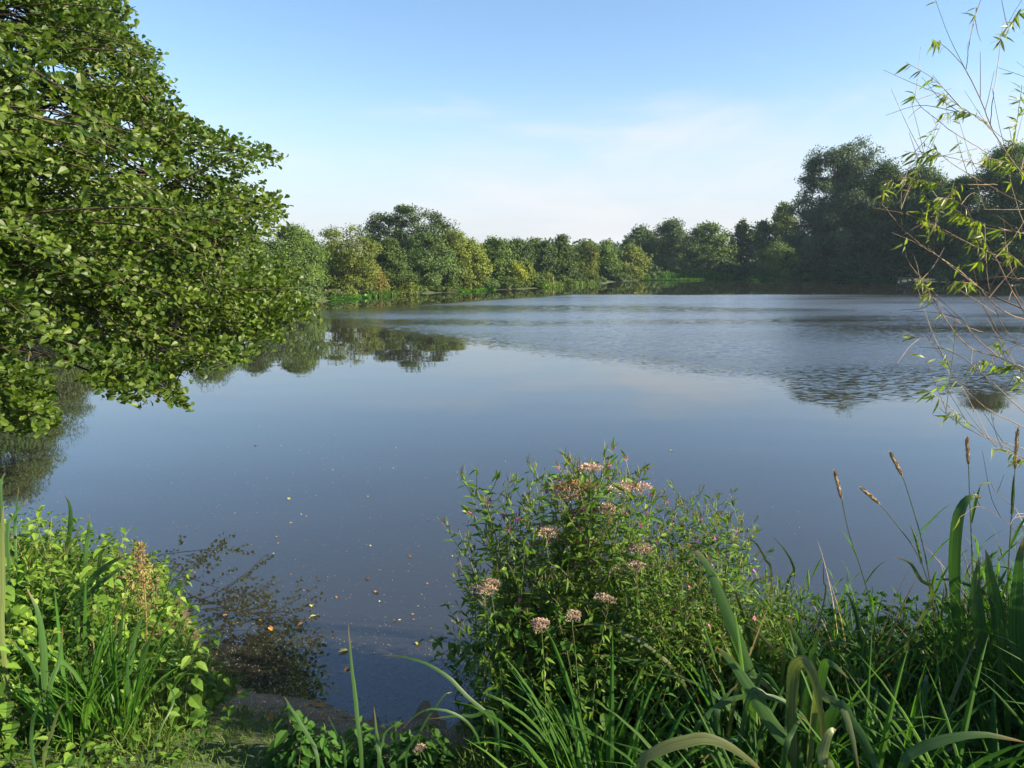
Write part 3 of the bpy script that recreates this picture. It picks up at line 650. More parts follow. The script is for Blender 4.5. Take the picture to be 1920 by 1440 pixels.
# (pixel polyline from the frame edge inwards, distance, stem radius, leaf span start, leaves)
WB = [
    ([(1990, 430), (1940, 360), (1893, 295), (1862, 245), (1840, 190), (1812, 132), (1790, 105), (1765, 82), (1748, 74)], 3.1, .006, .84, 13),
    ([(1812, 130), (1818, 80), (1826, 40), (1832, 14)], 3.1, .0025, .75, 6),
    ([(1857, 232), (1862, 180), (1873, 110), (1878, 70), (1895, 45), (1914, 16)], 3.1, .003, .55, 20),
    ([(1863, 247), (1835, 222), (1800, 200), (1780, 185), (1768, 174)], 3.15, .003, .4, 12),
    ([(1860, 242), (1830, 216), (1795, 210), (1765, 214)], 3.05, .003, .35, 22),
    ([(1985, 425), (1920, 384), (1870, 357), (1814, 326), (1766, 292), (1745, 268)], 3.2, .006, .7, 12),
    ([(1851, 287), (1780, 242), (1726, 198), (1714, 177)], 3.15, .003, .9, 4),
    ([(1832, 278), (1765, 292), (1735, 290), (1705, 285)], 3.2, .0025, .4, 18),
    ([(1850, 312), (1775, 294), (1740, 292), (1718, 300)], 3.2, .0025, .5, 12),
    ([(1985, 396), (1920, 393), (1828, 392), (1793, 378), (1762, 370)], 3.0, .004, .7, 18),
    ([(1985, 452), (1920, 438), (1860, 424), (1818, 409), (1788, 392)], 3.0, .004, .55, 24),
    ([(1870, 346), (1800, 346), (1740, 340), (1695, 332)], 3.2, .003, .5, 34),
    ([(2060, 640), (1960, 596), (1916, 578), (1849, 549), (1803, 511), (1749, 474), (1693, 430), (1662, 392), (1653, 376), (1657, 355)], 3.1, .008, .94, 5),
    ([(1693, 430), (1690, 400), (1690, 345)], 3.1, .002, .9, 3),
    ([(1751, 475), (1752, 440), (1757, 400), (1762, 372)], 3.1, .0025, .6, 14),
    ([(1990, 690), (1915, 575), (1890, 530), (1870, 490), (1850, 460), (1835, 428)], 2.9, .006, .7, 14),
    ([(1990, 500), (1920, 488), (1886, 484), (1818, 457), (1755, 421), (1725, 398)], 3.2, .004, .75, 18),
    ([(2040, 760), (1960, 720), (1920, 695), (1875, 671), (1823, 654), (1785, 617), (1757, 572), (1728, 524), (1703, 490), (1694, 455)], 3.0, .007, .97, 2),
    ([(1760, 578), (1740, 545), (1730, 528), (1722, 522)], 3.0, .002, .2, 14),
    ([(1875, 671), (1832, 635), (1804, 600), (1762, 560), (1745, 540)], 3.05, .004, .98, 2),
    ([(2000, 690), (1920, 650), (1868, 631), (1816, 614), (1766, 588)], 3.2, .004, .98, 2),
    ([(2010, 850), (1920, 772), (1856, 713), (1804, 671), (1747, 643), (1698, 624)], 2.95, .005, .9, 3),
    ([(2010, 850), (1920, 801), (1856, 770), (1813, 732), (1783, 695), (1771, 654)], 2.9, .005, .6, 6),
    ([(2010, 920), (1920, 860), (1880, 834), (1825, 810), (1785, 784), (1762, 765)], 2.8, .005, .7, 5),
    ([(2010, 890), (1920, 842), (1858, 822), (1820, 796), (1800, 778), (1780, 772)], 2.85, .004, .6, 8),
    ([(2010, 610), (1920, 598), (1880, 582), (1850, 556), (1838, 540), (1815, 530), (1790, 528)], 2.95, .007, .72, 16),
    ([(1990, 520), (1930, 440), (1893, 330), (1905, 240), (1916, 160)], 3.3, .005, .45, 34),
    ([(1985, 560), (1925, 505), (1898, 480), (1880, 462)], 3.1, .004, .5, 16),
    ([(1980, 420), (1930, 340), (1905, 310), (1870, 300), (1850, 296)], 3.2, .004, .35, 36),
    ([(1985, 760), (1920, 690), (1880, 690), (1845, 675), (1822, 690)], 3.05, .004, .2, 26),
    ([(1985, 800), (1925, 730), (1900, 700), (1880, 660), (1870, 640)], 3.1, .004, .25, 20),
    ([(1985, 905), (1925, 868), (1890, 845), (1860, 838)], 2.8, .003, .2, 10),
    ([(1960, 560), (1905, 520), (1885, 470), (1880, 440)], 3.2, .003, .95, 2),
    ([(1930, 1010), (1905, 960), (1870, 925), (1858, 905)], 2.7, .002, .99, 1),
    ([(1960, 1000), (1900, 985), (1840, 950), (1800, 970)], 2.75, .002, .99, 1),
    ([(1985, 700), (1900, 640), (1860, 560), (1850, 500), (1846, 470)], 3.15, .003, .97, 2),
    ([(1985, 640), (1912, 560), (1895, 500), (1886, 455)], 3.0, .004, .97, 2),
    ([(2000, 820), (1925, 720), (1860, 600), (1835, 545)], 3.3, .003, .98, 1),
    ([(2080, 300), (1990, 180), (1950, 60), (1930, -60)], 3.2, .006, .3, 50),
    ([(2120, 420), (2060, 240), (2030, 80), (2000, -120)], 3.3, .006, .2, 60),
    ([(2140, 620), (2080, 520), (2030, 420), (1985, 350)], 3.2, .006, .2, 50),
]
br, lf = MB(), MB()
for pts, Yd, rad, ls, nlf in WB:
    w3 = [at(px, py, Yd + .12 * math.sin(i * 1.7 + Yd * 9)) for i, (px, py) in enumerate(pts)]
    if pts[0][0] > 1925:                         # grows out of the stool beyond the edge of the view
        e = w3[0]; k0 = wb0 + np.array([r.normal() * .12, r.normal() * .12, .02])
        w3 = [k0, k0 * .55 + e * .45 + np.array([.12, 0, .12]), e] + w3[1:]; extra = 2
    else: extra = 0
    n_ = 8 + 4 * len(w3); q = smooth(w3, n_); j = r.normal(size=(n_, 3)) * .0009; q = q + j
    br.tube(q - wb0, np.linspace(rad * .55, .0009, n_), 5)
    nlf = int(nlf * 1.5)
    if nlf > 0:
        i0 = (len(w3) - len(pts)) + ls * (len(pts) - 1); t = np.sort(r.uniform(i0 / (len(w3) - 1), 1, nlf)); t[-1] = 1
        fi = t * (n_ - 1); P = np.stack([np.interp(fi, np.arange(n_), q[:, c]) for c in range(3)], 1)
        tg = unit(np.gradient(q, axis=0))[np.clip(fi.astype(int), 0, n_ - 1)]
        D = unit(tg * .8 + r.normal(size=(nlf, 3)) * .45 + np.array([-.1, 0, -.75]))
        N = unit(np.array([.3, -.4, .6]) + r.normal(size=(nlf, 3)) * .6)
        Lf = r.uniform(.03, .064, nlf)
        lf.leaves(P - wb0, D, N, Lf, Lf * .165, LANCE, r.random(nlf))
    for _ in range(3):
        i0_ = r.integers(n_ // 2, n_ - 1); tg = unit(q[i0_] - q[i0_ - 1]); sdv = unit(tg + r.normal(size=3) * .55 + np.array([0, 0, .25])); ls_ = r.uniform(.1, .34)
        e = smooth([q[i0_], q[i0_] + sdv * ls_ * .5, q[i0_] + sdv * ls_ + np.array([0, 0, ls_ * r.normal() * .15])], 8); br.tube(e - wb0, np.linspace(.0014, .0007, 8), 4)
        if r.random() < .26 and nlf > 3:
            kk = r.integers(4, 10); fi = r.uniform(2.5, 7, kk); P = np.stack([np.interp(fi, np.arange(8), e[:, c]) for c in range(3)], 1); Lf = r.uniform(.03, .07, kk)
            lf.leaves(P - wb0, unit(sdv * .8 + r.normal(size=(kk, 3)) * .45 + np.array([-.1, 0, -.7])), unit(np.array([.3, -.4, .6]) + r.normal(size=(kk, 3)) * .6), Lf, Lf * .165, LANCE, r.random(kk))
br.build('branches', M['willow_twig'], wil); lf.build('foliage', M['willow_leaf'], wil)

# dense shrubs on the bank to the right, just out of view: they shade the foot of the near plants
def bank_shrub(x, y, H, hw, label, mat='herb', seed=1, s=.07, cov=3.2):
    r = np.random.default_rng(seed); z = gz(x, y); root = thing('shading_shrub', (x, y, z), label, 'shrub', 'unseen sallow shrubs shading the near bank')
    c_, C = crown_mesh(H, hw, 'bush', s, cov, r); c_.build('crown', M[mat], root); trunk_mesh(H, hw, C, r, .04).build('trunk', M['bark'], root)
bank_shrub(3.0, 2.0, 1.45, .72, 'unseen dense sallow shrub on the near bank below the young willow, there for its shade', seed=1, cov=2.2, s=.055)
bank_shrub(2.6, 1.0, 1.4, .7, 'unseen sallow shrub on the near bank to the right of the camera, there for its shade', seed=2, cov=2.2, s=.055)

# ------------------------------------------------------------------ near plants
def nettle_proto(seed, mat='nettle', H=.7, lw=.055, name='nettle'):
    r = np.random.default_rng(seed); root = thing(name, (0, 0, 0), 'x', 'plant'); st, lf_ = MB(), MB()
    q = arch((0, 0, 0), r.uniform(0, 6.28), .05, H, r.uniform(.1, .5), 12); st.tube(q, np.linspace(.004, .0015, 12), 5)
    nn = 11
    for i in range(nn):
        u = .12 + .86 * i / (nn - 1); c = q[0] + np.array([np.interp(u * 11, np.arange(12), q[:, a]) for a in range(3)])
        a0 = i * 1.57 + r.normal() * .25; s = lw * (1.5 - .9 * u) * 1.25
        for a in (a0, a0 + math.pi):
            d = np.array([math.cos(a), math.sin(a), .15 - .2 * r.random()]); pe = c + d * s * .35
            st.tube([c, pe], [.0012, .001], 3)
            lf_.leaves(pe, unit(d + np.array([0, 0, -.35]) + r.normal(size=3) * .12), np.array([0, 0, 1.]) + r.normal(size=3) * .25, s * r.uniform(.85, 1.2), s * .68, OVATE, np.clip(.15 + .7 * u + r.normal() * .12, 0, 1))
    for k in range(4):
        a = r.uniform(0, 6.28); d = np.array([math.cos(a), math.sin(a), .9]); lf_.leaves(q[-1], d, (d[1], -d[0], .5), lw * .5, lw * .3, OVATE, .9)
    st.build('stem', M['stem'], root); lf_.build('foliage', M[mat], root); return root
def bindweed_proto(seed, L=.8, mat='nettle'):
    r = np.random.default_rng(seed); root = thing('bindweed', (0, 0, 0), 'x', 'plant'); st, lf_ = MB(), MB()
    az = r.uniform(0, 6.28)
    pts = [np.array([0, 0, 0.])]
    for i in range(8):
        u = (i + 1) / 8; pts.append(np.array([.16 * u * math.cos(az) + .04 * math.sin(i * 2.1), .16 * u * math.sin(az) + .04 * math.cos(i * 1.8), L * (u - .28 * max(u - .55, 0) / .45 * u)]))
    q = smooth(pts, 30); st.tube(q, .0018, 4)
    for i in range(3, 30):
        for _ in range(1 + (i % 2)):
            a = r.uniform(0, 6.28); d = np.array([math.cos(a), math.sin(a), .1]); pe = q[i] + d * .03; s = r.uniform(.035, .062)
            st.tube([q[i], pe], .001, 3)
            lf_.leaves(pe, unit(d * .7 + np.array([0, 0, -.5]) + r.normal(size=3) * .2), unit(d * .5 + np.array([.2, -.2, .8]) + r.normal(size=3) * .3), s, s * .8, HEART, r.random())
    st.build('stem', M['stem'], root); lf_.build('foliage', M[mat], root); return root
def willowherb_proto(seed, H=1.):
    r = np.random.default_rng(seed); root = thing('willowherb', (0, 0, 0), 'x', 'flowering plant'); st, lf_, pd = MB(), MB(), MB()
    q = arch((0, 0, 0), r.uniform(0, 6.28), .04, H, r.uniform(.1, .3), 14); st.tube(q, np.linspace(.0042, .0015, 14), 5)
    def stalk(c, d, ln):
        e = smooth([c, c + d * ln * .5, c + d * ln * .9 + np.array([0, 0, ln * .25])], 6); st.tube(e, np.linspace(.0016, .0008, 6), 3)
        k = int(ln / .022); t = np.linspace(.12, 1, k) * 5; P = np.stack([np.interp(t, np.arange(6), e[:, a]) for a in range(3)], 1)
        D = unit(d + r.normal(size=(k, 3)) * .75 + np.array([0, 0, .1])); lf_.leaves(P, D, np.array([0, 0, 1.]) + r.normal(size=(k, 3)) * .5, r.uniform(.03, .055, k), .013, LANCE, np.clip(r.normal(.5, .2, k), 0, 1))
        kp = r.integers(3, 7); a = r.uniform(0, 6.28, kp); D = unit(np.column_stack([np.cos(a) * .45, np.sin(a) * .45, np.ones(kp)]) + d * .4)
        pd.leaves(e[-1] - d * ln * .2 * r.random((kp, 1)), D, r.normal(size=(kp, 3)), r.uniform(.03, .05, kp), .003, LANCE, r.random(kp))
        return e[-1]
    tips = []
    for i in range(20):
        u = .3 + .68 * (i / 19); c = np.array([np.interp(u * 13, np.arange(14), q[:, a]) for a in range(3)]); a = i * 2.4
        tips.append(stalk(c, unit(np.array([math.cos(a), math.sin(a), .75 + r.normal() * .2])), H * (.10 + .2 * (1 - u)) * r.uniform(.7, 1.2)))
    k = 44; t = np.linspace(.08, .92, k) * 13; P = np.stack([np.interp(t, np.arange(14), q[:, a]) for a in range(3)], 1); a = np.arange(k) * 2.4
    lf_.leaves(P, np.column_stack([np.cos(a), np.sin(a), .15 + 0 * a]), np.array([0, 0, 1.]) + r.normal(size=(k, 3)) * .3, r.uniform(.05, .085, k), .015, LANCE, np.clip(r.normal(.4, .2, k), 0, 1))
    tag(pd.build('seed_pod_tufts', M['pod'], root), kind='stuff'); st.build('stem', M['stem'], root); lf_.build('foliage', M['herb'], root)
    for i in r.choice(np.arange(6, 20), 3, replace=False):
        f = MB(); c = tips[i]; ax = unit(np.array([r.normal() * .6, -.5 + r.normal() * .5, .6])); s = unit(np.cross(ax, [0, 0, 1.])); b_ = np.cross(s, ax)
        for k in range(4):
            a = k * 1.571; d = s * math.cos(a) + b_ * math.sin(a); f.leaves(c, d + ax * .35, ax, .0085, .009, OBOV, r.random())
        f.build('flower', M['pink'], root)
    return root
def agrimony_proto(seed, H=1., headmat='agri', heads=4):
    r = np.random.default_rng(seed); root = thing('hemp_agrimony', (0, 0, 0), 'x', 'flowering plant'); st, lf_ = MB(), MB()
    q = arch((0, 0, 0), r.uniform(0, 6.28), .03, H, r.uniform(.1, .35), 14); st.tube(q, np.linspace(.005, .0022, 14), 5)
    for i in range(12):
        u = .1 + .8 * i / 11; c = np.array([np.interp(u * 13, np.arange(14), q[:, a]) for a in range(3)]); a0 = i * 1.57 + r.normal() * .3
        for a in (a0, a0 + math.pi):
            for da, sc in ((0, 1), (.6, .72), (-.6, .72)):
                d = np.array([math.cos(a + da), math.sin(a + da), -.1]); s = .095 * (1.15 - .6 * u) * sc * r.uniform(.8, 1.15)
                lf_.leaves(c + d * .012, unit(d + np.array([0, 0, -.25]) + r.normal(size=3) * .15), np.array([0, 0, 1.]) + r.normal(size=3) * .25, s, s * .3, LANCE, np.clip(r.normal(.5, .2), 0, 1))
    for h in range(heads):
        a = h * 2.1 + r.random(); d = np.array([math.cos(a) * .8, math.sin(a) * .8, 1.]) if h else np.array([0, 0, 1.])
        c0 = q[-1] if h < 3 else q[-4]; c = c0 + d * (.03 + .035 * r.random()); st.tube([c0, (c0 + c) / 2 + d * .004, c], .0013, 4)
        f = MB(); k = 110; ph = r.uniform(0, 6.28, k); rr = np.sqrt(r.random(k)) * .042
        P = c + np.column_stack([rr * np.cos(ph), rr * np.sin(ph), .012 - 8 * rr ** 2 + r.normal(size=k) * .003]); D = unit(P - c + np.array([0, 0, .012]) + r.normal(size=(k, 3)) * .006)
        f.flakes(P, D, r.normal(size=(k, 3)), r.uniform(.007, .013, k), .006, r.random(k))
        f.flakes(P, unit(D + r.normal(size=(k, 3)) * .6), r.normal(size=(k, 3)), r.uniform(.006, .011, k), .005, r.random(k))
        f.build('flower_head', M[headmat], root)
    st.build('stem', M['stem'], root); lf_.build('foliage', M['herb'], root); return root
def reed_proto(seed, H=.9, name='reed_grass', mat='reed'):
    r = np.random.default_rng(seed); root = thing(name, (0, 0, 0), 'x', 'grass'); st, lf_ = MB(), MB()
    for s in range(3):
        b0 = np.array([r.normal() * .03, r.normal() * .03, 0]); h = H * r.uniform(.65, 1); q = arch(b0, r.uniform(0, 6.28), r.uniform(.02, .2), h, r.uniform(.05, .35), 12); st.tube(q, np.linspace(.0028, .001, 12), 4)
        a = r.uniform(0, 6.28)
        for i in range(11):
            u = .2 + .78 * i / 10; c = np.array([np.interp(u * 11, np.arange(12), q[:, k]) for k in range(3)]); a += math.pi + r.normal() * .45
            L = r.uniform(.12, .24) * (1.1 - .45 * u); bq = arch(c, a, r.uniform(.35, .7), L, r.uniform(.1, 1.1), 6)
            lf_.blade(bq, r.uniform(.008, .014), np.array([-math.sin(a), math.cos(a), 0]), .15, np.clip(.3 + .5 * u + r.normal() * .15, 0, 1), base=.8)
    st.build('stem', M['stem'], root); lf_.build('foliage', M[mat], root); return root
def tuft_proto(seed, k=30, H=.55, w=.013, mat='reed', spread=.07, name='sedge_tuft', bend=(.5, 1.9)):
    r = np.random.default_rng(seed); mb = MB()
    for i in range(k):
        a = r.uniform(0, 6.28); rad = spread * math.sqrt(r.random()); bq = arch((rad * math.cos(a), rad * math.sin(a), -.02), a + r.normal() * .5, r.uniform(.05, .35), H * r.uniform(.5, 1.15), r.uniform(*bend), 9)
        mb.blade(bq, w * r.uniform(.7, 1.3), np.array([-math.sin(a), math.cos(a), 0]) + r.normal(size=3) * .2, .18, np.clip(r.normal(.45, .22), 0, 1), base=.7)
    return tag(mb.build(name, M[mat]), 'x', 'grass')
used = set()
def put(proto, x, y, h_scale, label, group, rz=None, z=None, tilt=(0, 0)):
    o = proto if proto.name not in used else dup(proto)
    used.add(o.name)
    o.location = (x, y, (gz(x, y) if z is None else z) - .01); o.rotation_euler = (tilt[0], tilt[1], random.uniform(0, 6.28) if rz is None else rz)
    o.scale = (h_scale,) * 3; o['label'] = label; o['group'] = group
    return o
def wanted_height(x, y, curve):
    z0 = max(gz(x, y), 0); px = float(proj([[x, y, .6]])[0][0]); top = np.interp(px, [c[0] for c in curve], [c[1] for c in curve])
    return at(px, top, y)[2] - z0, px
random.seed(11)

# --- left bank
LCUR = [(-200, 930), (0, 950), (100, 975), (150, 1010), (200, 1035), (280, 1030), (335, 1120), (345, 1180), (400, 1215), (420, 1290), (440, 1320)]
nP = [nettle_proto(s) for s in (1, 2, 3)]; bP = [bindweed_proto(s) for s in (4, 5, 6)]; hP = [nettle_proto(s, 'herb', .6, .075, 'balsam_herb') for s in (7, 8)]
def left_spot():
    while True:
        x, y = random.uniform(-3.4, -.75), random.uniform(2.5, 4.7)
        if lake_sdf([x], [y])[0] > .03: 
            px, py = proj([[x, y, gz(x, y)]]); 
            if px[0] < 415 and not (px[0] > 230 and py[0] > 1365): return x, y
for i in range(150):
    x, y = left_spot(); h, px = wanted_height(x, y, LCUR); h *= random.uniform(.5, 1.0)
    h = min(max(h, .14), .62 if y > 3 else .42)
    k = i % 7
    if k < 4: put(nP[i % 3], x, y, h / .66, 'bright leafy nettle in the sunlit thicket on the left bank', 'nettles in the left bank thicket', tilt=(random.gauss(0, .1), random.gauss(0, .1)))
    elif k < 6: put(bP[i % 3], x, y, h / .62, 'twining bindweed with heart shaped leaves climbing through the left bank thicket', 'bindweed in the left bank thicket')
    else: put(hP[i % 2], x, y, h / .58, 'broad leaved green herb in the left bank thicket', 'broad leaved herbs in the left bank thicket')
# taller dark blades and pale dry ones in the thicket: pixel paths measured on the photograph, each at its own distance
def blade_clump(name, label, paths, mat='strap', group='strap leaved clumps on the near bank', cat='water iris'):
    """paths: list of (pixel path, distance at foot, distance at tip, width in m[, material])"""
    foot = at(*paths[0][0][0], paths[0][1]); fz = gz(foot[0], foot[1]); o0 = np.array([foot[0], foot[1], fz])
    root = thing(name, o0, label, cat, group)
    for pth in paths:
        px_, y0, y1, wd = pth[:4]; mt = pth[4] if len(pth) > 4 else mat
        k = len(px_); q = [at(a, b, y0 + (y1 - y0) * i / (k - 1)) for i, (a, b) in enumerate(px_)]
        if q[0][2] > fz + .05: q = [np.array([q[0][0] * .7 + o0[0] * .3, q[0][1] * .7 + o0[1] * .3, max(gz(q[0][0], q[0][1]), 0) - .02])] + q
        q = smooth(q, 18); mb = MB()
        q[1:] += np.cumsum(rng.normal(size=(len(q) - 1, 3)) * .0011, 0)
        vdir = unit(q[9] - np.array([0, 0, CAM_H])); tan = unit(np.gradient(q, axis=0))
        tw = random.uniform(-.25, .25); side = unit(np.cross(tan, vdir)) + vdir * tw
        mb.blade(q - o0, wd * .88, side, .1, .3 + .4 * random.random()); mb.build('blade', M[mt], root, True)
    return root
random.seed(4)
blade_clump('yellow_flag', 'clump of stiff dark sword leaves in front of the left bank thicket', [
    ([(236, 1330), (246, 1245), (262, 1170), (288, 1125)], 2.75, 2.8, .024), ([(246, 1330), (262, 1240), (293, 1165)], 2.75, 2.7, .018), ([(228, 1330), (214, 1250), (220, 1140)], 2.75, 2.8, .022),
    ([(232, 1330), (226, 1240), (236, 1120)], 2.8, 2.85, .02), ([(222, 1330), (205, 1230), (196, 1150)], 2.75, 2.8, .018), ([(240, 1330), (236, 1260), (244, 1190)], 2.7, 2.7, .016), ([(215, 1320), (185, 1260), (172, 1190)], 2.7, 2.75, .016)])
blade_clump('yellow_flag', 'tall dark sword leaf clump leaning in the shade near the left edge', [
    ([(88, 1300), (84, 1220), (74, 1150), (52, 1100)], 2.5, 2.5, .026), ([(92, 1300), (110, 1240), (120, 1170)], 2.5, 2.6, .018), ([(80, 1300), (60, 1240), (20, 1190)], 2.5, 2.45, .016)])
blade_clump('yellow_flag', 'pair of long dark sword leaves leaning right over the left thicket', [
    ([(140, 1150), (170, 1090), (205, 1055), (240, 1036)], 3.2, 3.2, .035), ([(146, 1150), (180, 1100), (215, 1072), (236, 1060)], 3.2, 3.25, .03)])
blade_clump('bulrush', 'few upright bulrush leaves rising at the back of the left thicket', [
    ([(128, 1040), (131, 990), (132, 955), (121, 930)], 4.1, 4.1, .028), ([(160, 1060), (164, 1005), (168, 965)], 3.9, 3.9, .025), ([(126, 1040), (140, 1005), (150, 985)], 4.0, 4.0, .014, 'strap_pale'),
    ([(72, 1060), (90, 1010), (86, 985)], 4.0, 4.0, .018), ([(186, 1070), (192, 1030), (206, 1020), (214, 1040)], 3.6, 3.5, .02)], cat='bulrush')
blade_clump('bulrush', 'tall pale bulrush leaf at the very left edge of the thicket', [
    ([(4, 1200), (3, 1100), (1, 1000), (4, 950)], 2.6, 2.6, .024, 'strap_pale'), ([(14, 1010), (25, 970), (52, 935)], 3.4, 3.5, .02), ([(0, 930), (4, 905), (12, 886)], 3.4, 3.5, .02), ([(30, 1010), (34, 960), (40, 910)], 3.6, 3.6, .014)], cat='bulrush')
blade_clump('sedge_leaf', 'two pale arching leaves low in the shaded left corner', [
    ([(80, 1430), (95, 1380), (115, 1325), (148, 1308)], 2.1, 2.1, .01, 'strap_pale'), ([(150, 1420), (165, 1385), (185, 1345)], 2.2, 2.2, .01, 'strap'), ([(58, 1390), (70, 1330), (92, 1282)], 2.3, 2.3, .013, 'strap'), ([(300, 1370), (325, 1320), (318, 1290), (295, 1270)], 2.4, 2.6, .007, 'strap')], cat='sedge')
blade_clump('yellow_flag', 'small clump of green sword leaves at the water by the left mud', [
    ([(330, 1260), (338, 1210), (332, 1165)], 3.05, 3.1, .014), ([(336, 1260), (350, 1220), (362, 1180)], 3.05, 3.0, .014), ([(340, 1255), (375, 1218), (410, 1215), (434, 1247)], 3.0, 2.9, .008, 'strap_pale'), ([(325, 1240), (350, 1235), (380, 1240)], 3.0, 2.9, .008)])

# --- right hand sword leaves
blade_clump('bulrush', 'tall dark bulrush leaf with a bent over tip above the right reeds', [
    ([(1797, 1330), (1795, 1200), (1790, 1100), (1789, 1030), (1797, 975), (1812, 943), (1830, 933), (1848, 938)], 2.7, 2.75, .046)], cat='bulrush')
blade_clump('bulrush', 'three broad dark bulrush leaves standing together at the right edge', [
    ([(1850, 1380), (1843, 1250), (1832, 1150), (1826, 1095), (1834, 1045)], 2.5, 2.6, .048), ([(1885, 1380), (1878, 1250), (1872, 1150), (1858, 1075), (1850, 1030)], 2.5, 2.6, .048), ([(1925, 1380), (1912, 1250), (1910, 1150), (1916, 1060), (1930, 1000)], 2.45, 2.5, .056)], cat='bulrush')
blade_clump('bulrush', 'long dark sword leaf slanting left across the middle of the right reeds', [
    ([(1440, 1360), (1412, 1275), (1385, 1200), (1350, 1115), (1320, 1050), (1286, 1014)], 2.35, 2.5, .05), ([(1480, 1370), (1440, 1290), (1400, 1180), (1370, 1090)], 2.5, 2.6, .03)], cat='bulrush')
blade_clump('bulrush', 'broad sword leaf with a reddish tip leaning left in the right foreground', [
    ([(1500, 1430), (1460, 1370), (1415, 1300), (1372, 1240), (1342, 1212)], 1.95, 2.05, .044)], cat='bulrush')
blade_clump('bulrush', 'broad bulrush leaf folded sharply over in the right foreground', [
    ([(1486, 1440), (1484, 1340), (1487, 1268), (1497, 1243), (1512, 1243), (1528, 1280), (1540, 1350), (1546, 1450)], 1.95, 1.85, .038, 'strap_pale'),
    ([(1556, 1460), (1540, 1420), (1552, 1370), (1566, 1362)], 1.75, 1.8, .03, 'strap_pale'), ([(1530, 1420), (1528, 1340), (1540, 1260), (1548, 1240), (1565, 1248), (1590, 1272)], 2.0, 1.9, .028),
    ([(1530, 1320), (1555, 1308), (1585, 1330), (1605, 1385), (1622, 1460)], 1.95, 1.8, .026, 'strap_pale'), ([(1500, 1330), (1500, 1230), (1480, 1180), (1468, 1160)], 2.1, 2.1, .02), ([(1515, 1260), (1524, 1220), (1534, 1175)], 2.1, 2.1, .016),
    ([(1525, 1260), (1540, 1225), (1556, 1198)], 2.1, 2.1, .014), ([(1540, 1360), (1580, 1330), (1630, 1305)], 1.95, 1.9, .014), ([(1470, 1430), (1490, 1370), (1510, 1340)], 1.85, 1.9, .018),
    ([(1560, 1340), (1600, 1360), (1640, 1430), (1650, 1470)], 1.9, 1.8, .034)], cat='bulrush')
blade_clump('bulrush', 'big pale leaf arching low across the bottom of the right foreground', [
    ([(1196, 1460), (1240, 1405), (1300, 1386), (1350, 1389), (1400, 1416), (1450, 1465)], 1.75, 1.75, .034, 'strap_pale')], cat='bulrush')
blade_clump('bulrush', 'pale grey green leaf arching out of the bottom right corner', [
    ([(1690, 1460), (1722, 1412), (1780, 1386), (1850, 1378), (1930, 1395)], 1.8, 1.8, .03, 'strap')], cat='bulrush')
blade_clump('bulrush', 'cluster of curved grey green leaves behind the folded leaf', [
    ([(1300, 1390), (1330, 1340), (1375, 1310), (1430, 1300), (1470, 1312)], 2.05, 2.1, .02), ([(1380, 1290), (1410, 1275), (1440, 1290), (1470, 1330)], 2.15, 2.1, .02, 'strap_pale'), ([(1340, 1370), (1350, 1320), (1380, 1280)], 2.05, 2.1, .02), ([(1400, 1320), (1440, 1310), (1490, 1330), (1520, 1370)], 2.0, 2.0, .018), ([(1420, 1282), (1470, 1300), (1510, 1325)], 2.1, 2.05, .014)], cat='bulrush')
blade_clump('sedge_leaf', 'long pale sedge leaf sweeping across the flowering bush', [
    ([(1290, 1300), (1240, 1230), (1180, 1192), (1120, 1172), (1070, 1176)], 2.5, 2.55, .016, 'strap_pale'), ([(1310, 1310), (1240, 1245), (1170, 1170), (1110, 1132), (1075, 1122)], 2.6, 2.65, .022, 'strap'), ([(1260, 1250), (1210, 1140), (1170, 1105), (1135, 1100)], 2.7, 2.7, .009, 'strap_pale'),
    ([(975, 1170), (968, 1110), (955, 1080), (942, 1062)], 2.75, 2.75, .013, 'strap_pale'), ([(1060, 1130), (1040, 1090), (1000, 1060), (960, 1045)], 2.8, 2.8, .008), ([(1010, 1150), (990, 1080), (960, 1020), (930, 1000)], 2.8, 2.8, .009), ([(1250, 1270), (1170, 1240), (1110, 1230)], 2.45, 2.4, .016)], cat='sedge')
blade_clump('sedge_leaf', 'long straight green blade standing over the mud in the middle', [
    ([(678, 1430), (668, 1330), (658, 1250), (650, 1172)], 2.0, 2.1, .014)], cat='sedge')
blade_clump('sedge_leaf', 'short green blades rising from the bottom middle of the bank', [
    ([(598, 1440), (575, 1380), (545, 1335), (528, 1314)], 2.0, 2.1, .013), ([(712, 1445), (708, 1385), (702, 1322)], 1.95, 2.0, .013), ([(648, 1420), (632, 1375), (616, 1340)], 2.0, 2.1, .008)], cat='sedge')
blade_clump('sedge_leaf', 'dark thin blades arching left from the foot of the flowering bush', [
    ([(930, 1370), (880, 1310), (830, 1262), (770, 1236), (712, 1231)], 2.15, 2.2, .013), ([(900, 1400), (860, 1340), (800, 1330), (750, 1368)], 2.1, 2.05, .009), ([(760, 1440), (790, 1370), (830, 1310), (850, 1300)], 2.05, 2.1, .008), ([(720, 1440), (718, 1390), (735, 1360), (760, 1350)], 2.0, 2.05, .008), ([(930, 1350), (880, 1340), (800, 1345)], 2.1, 2.1, .014)], cat='sedge')
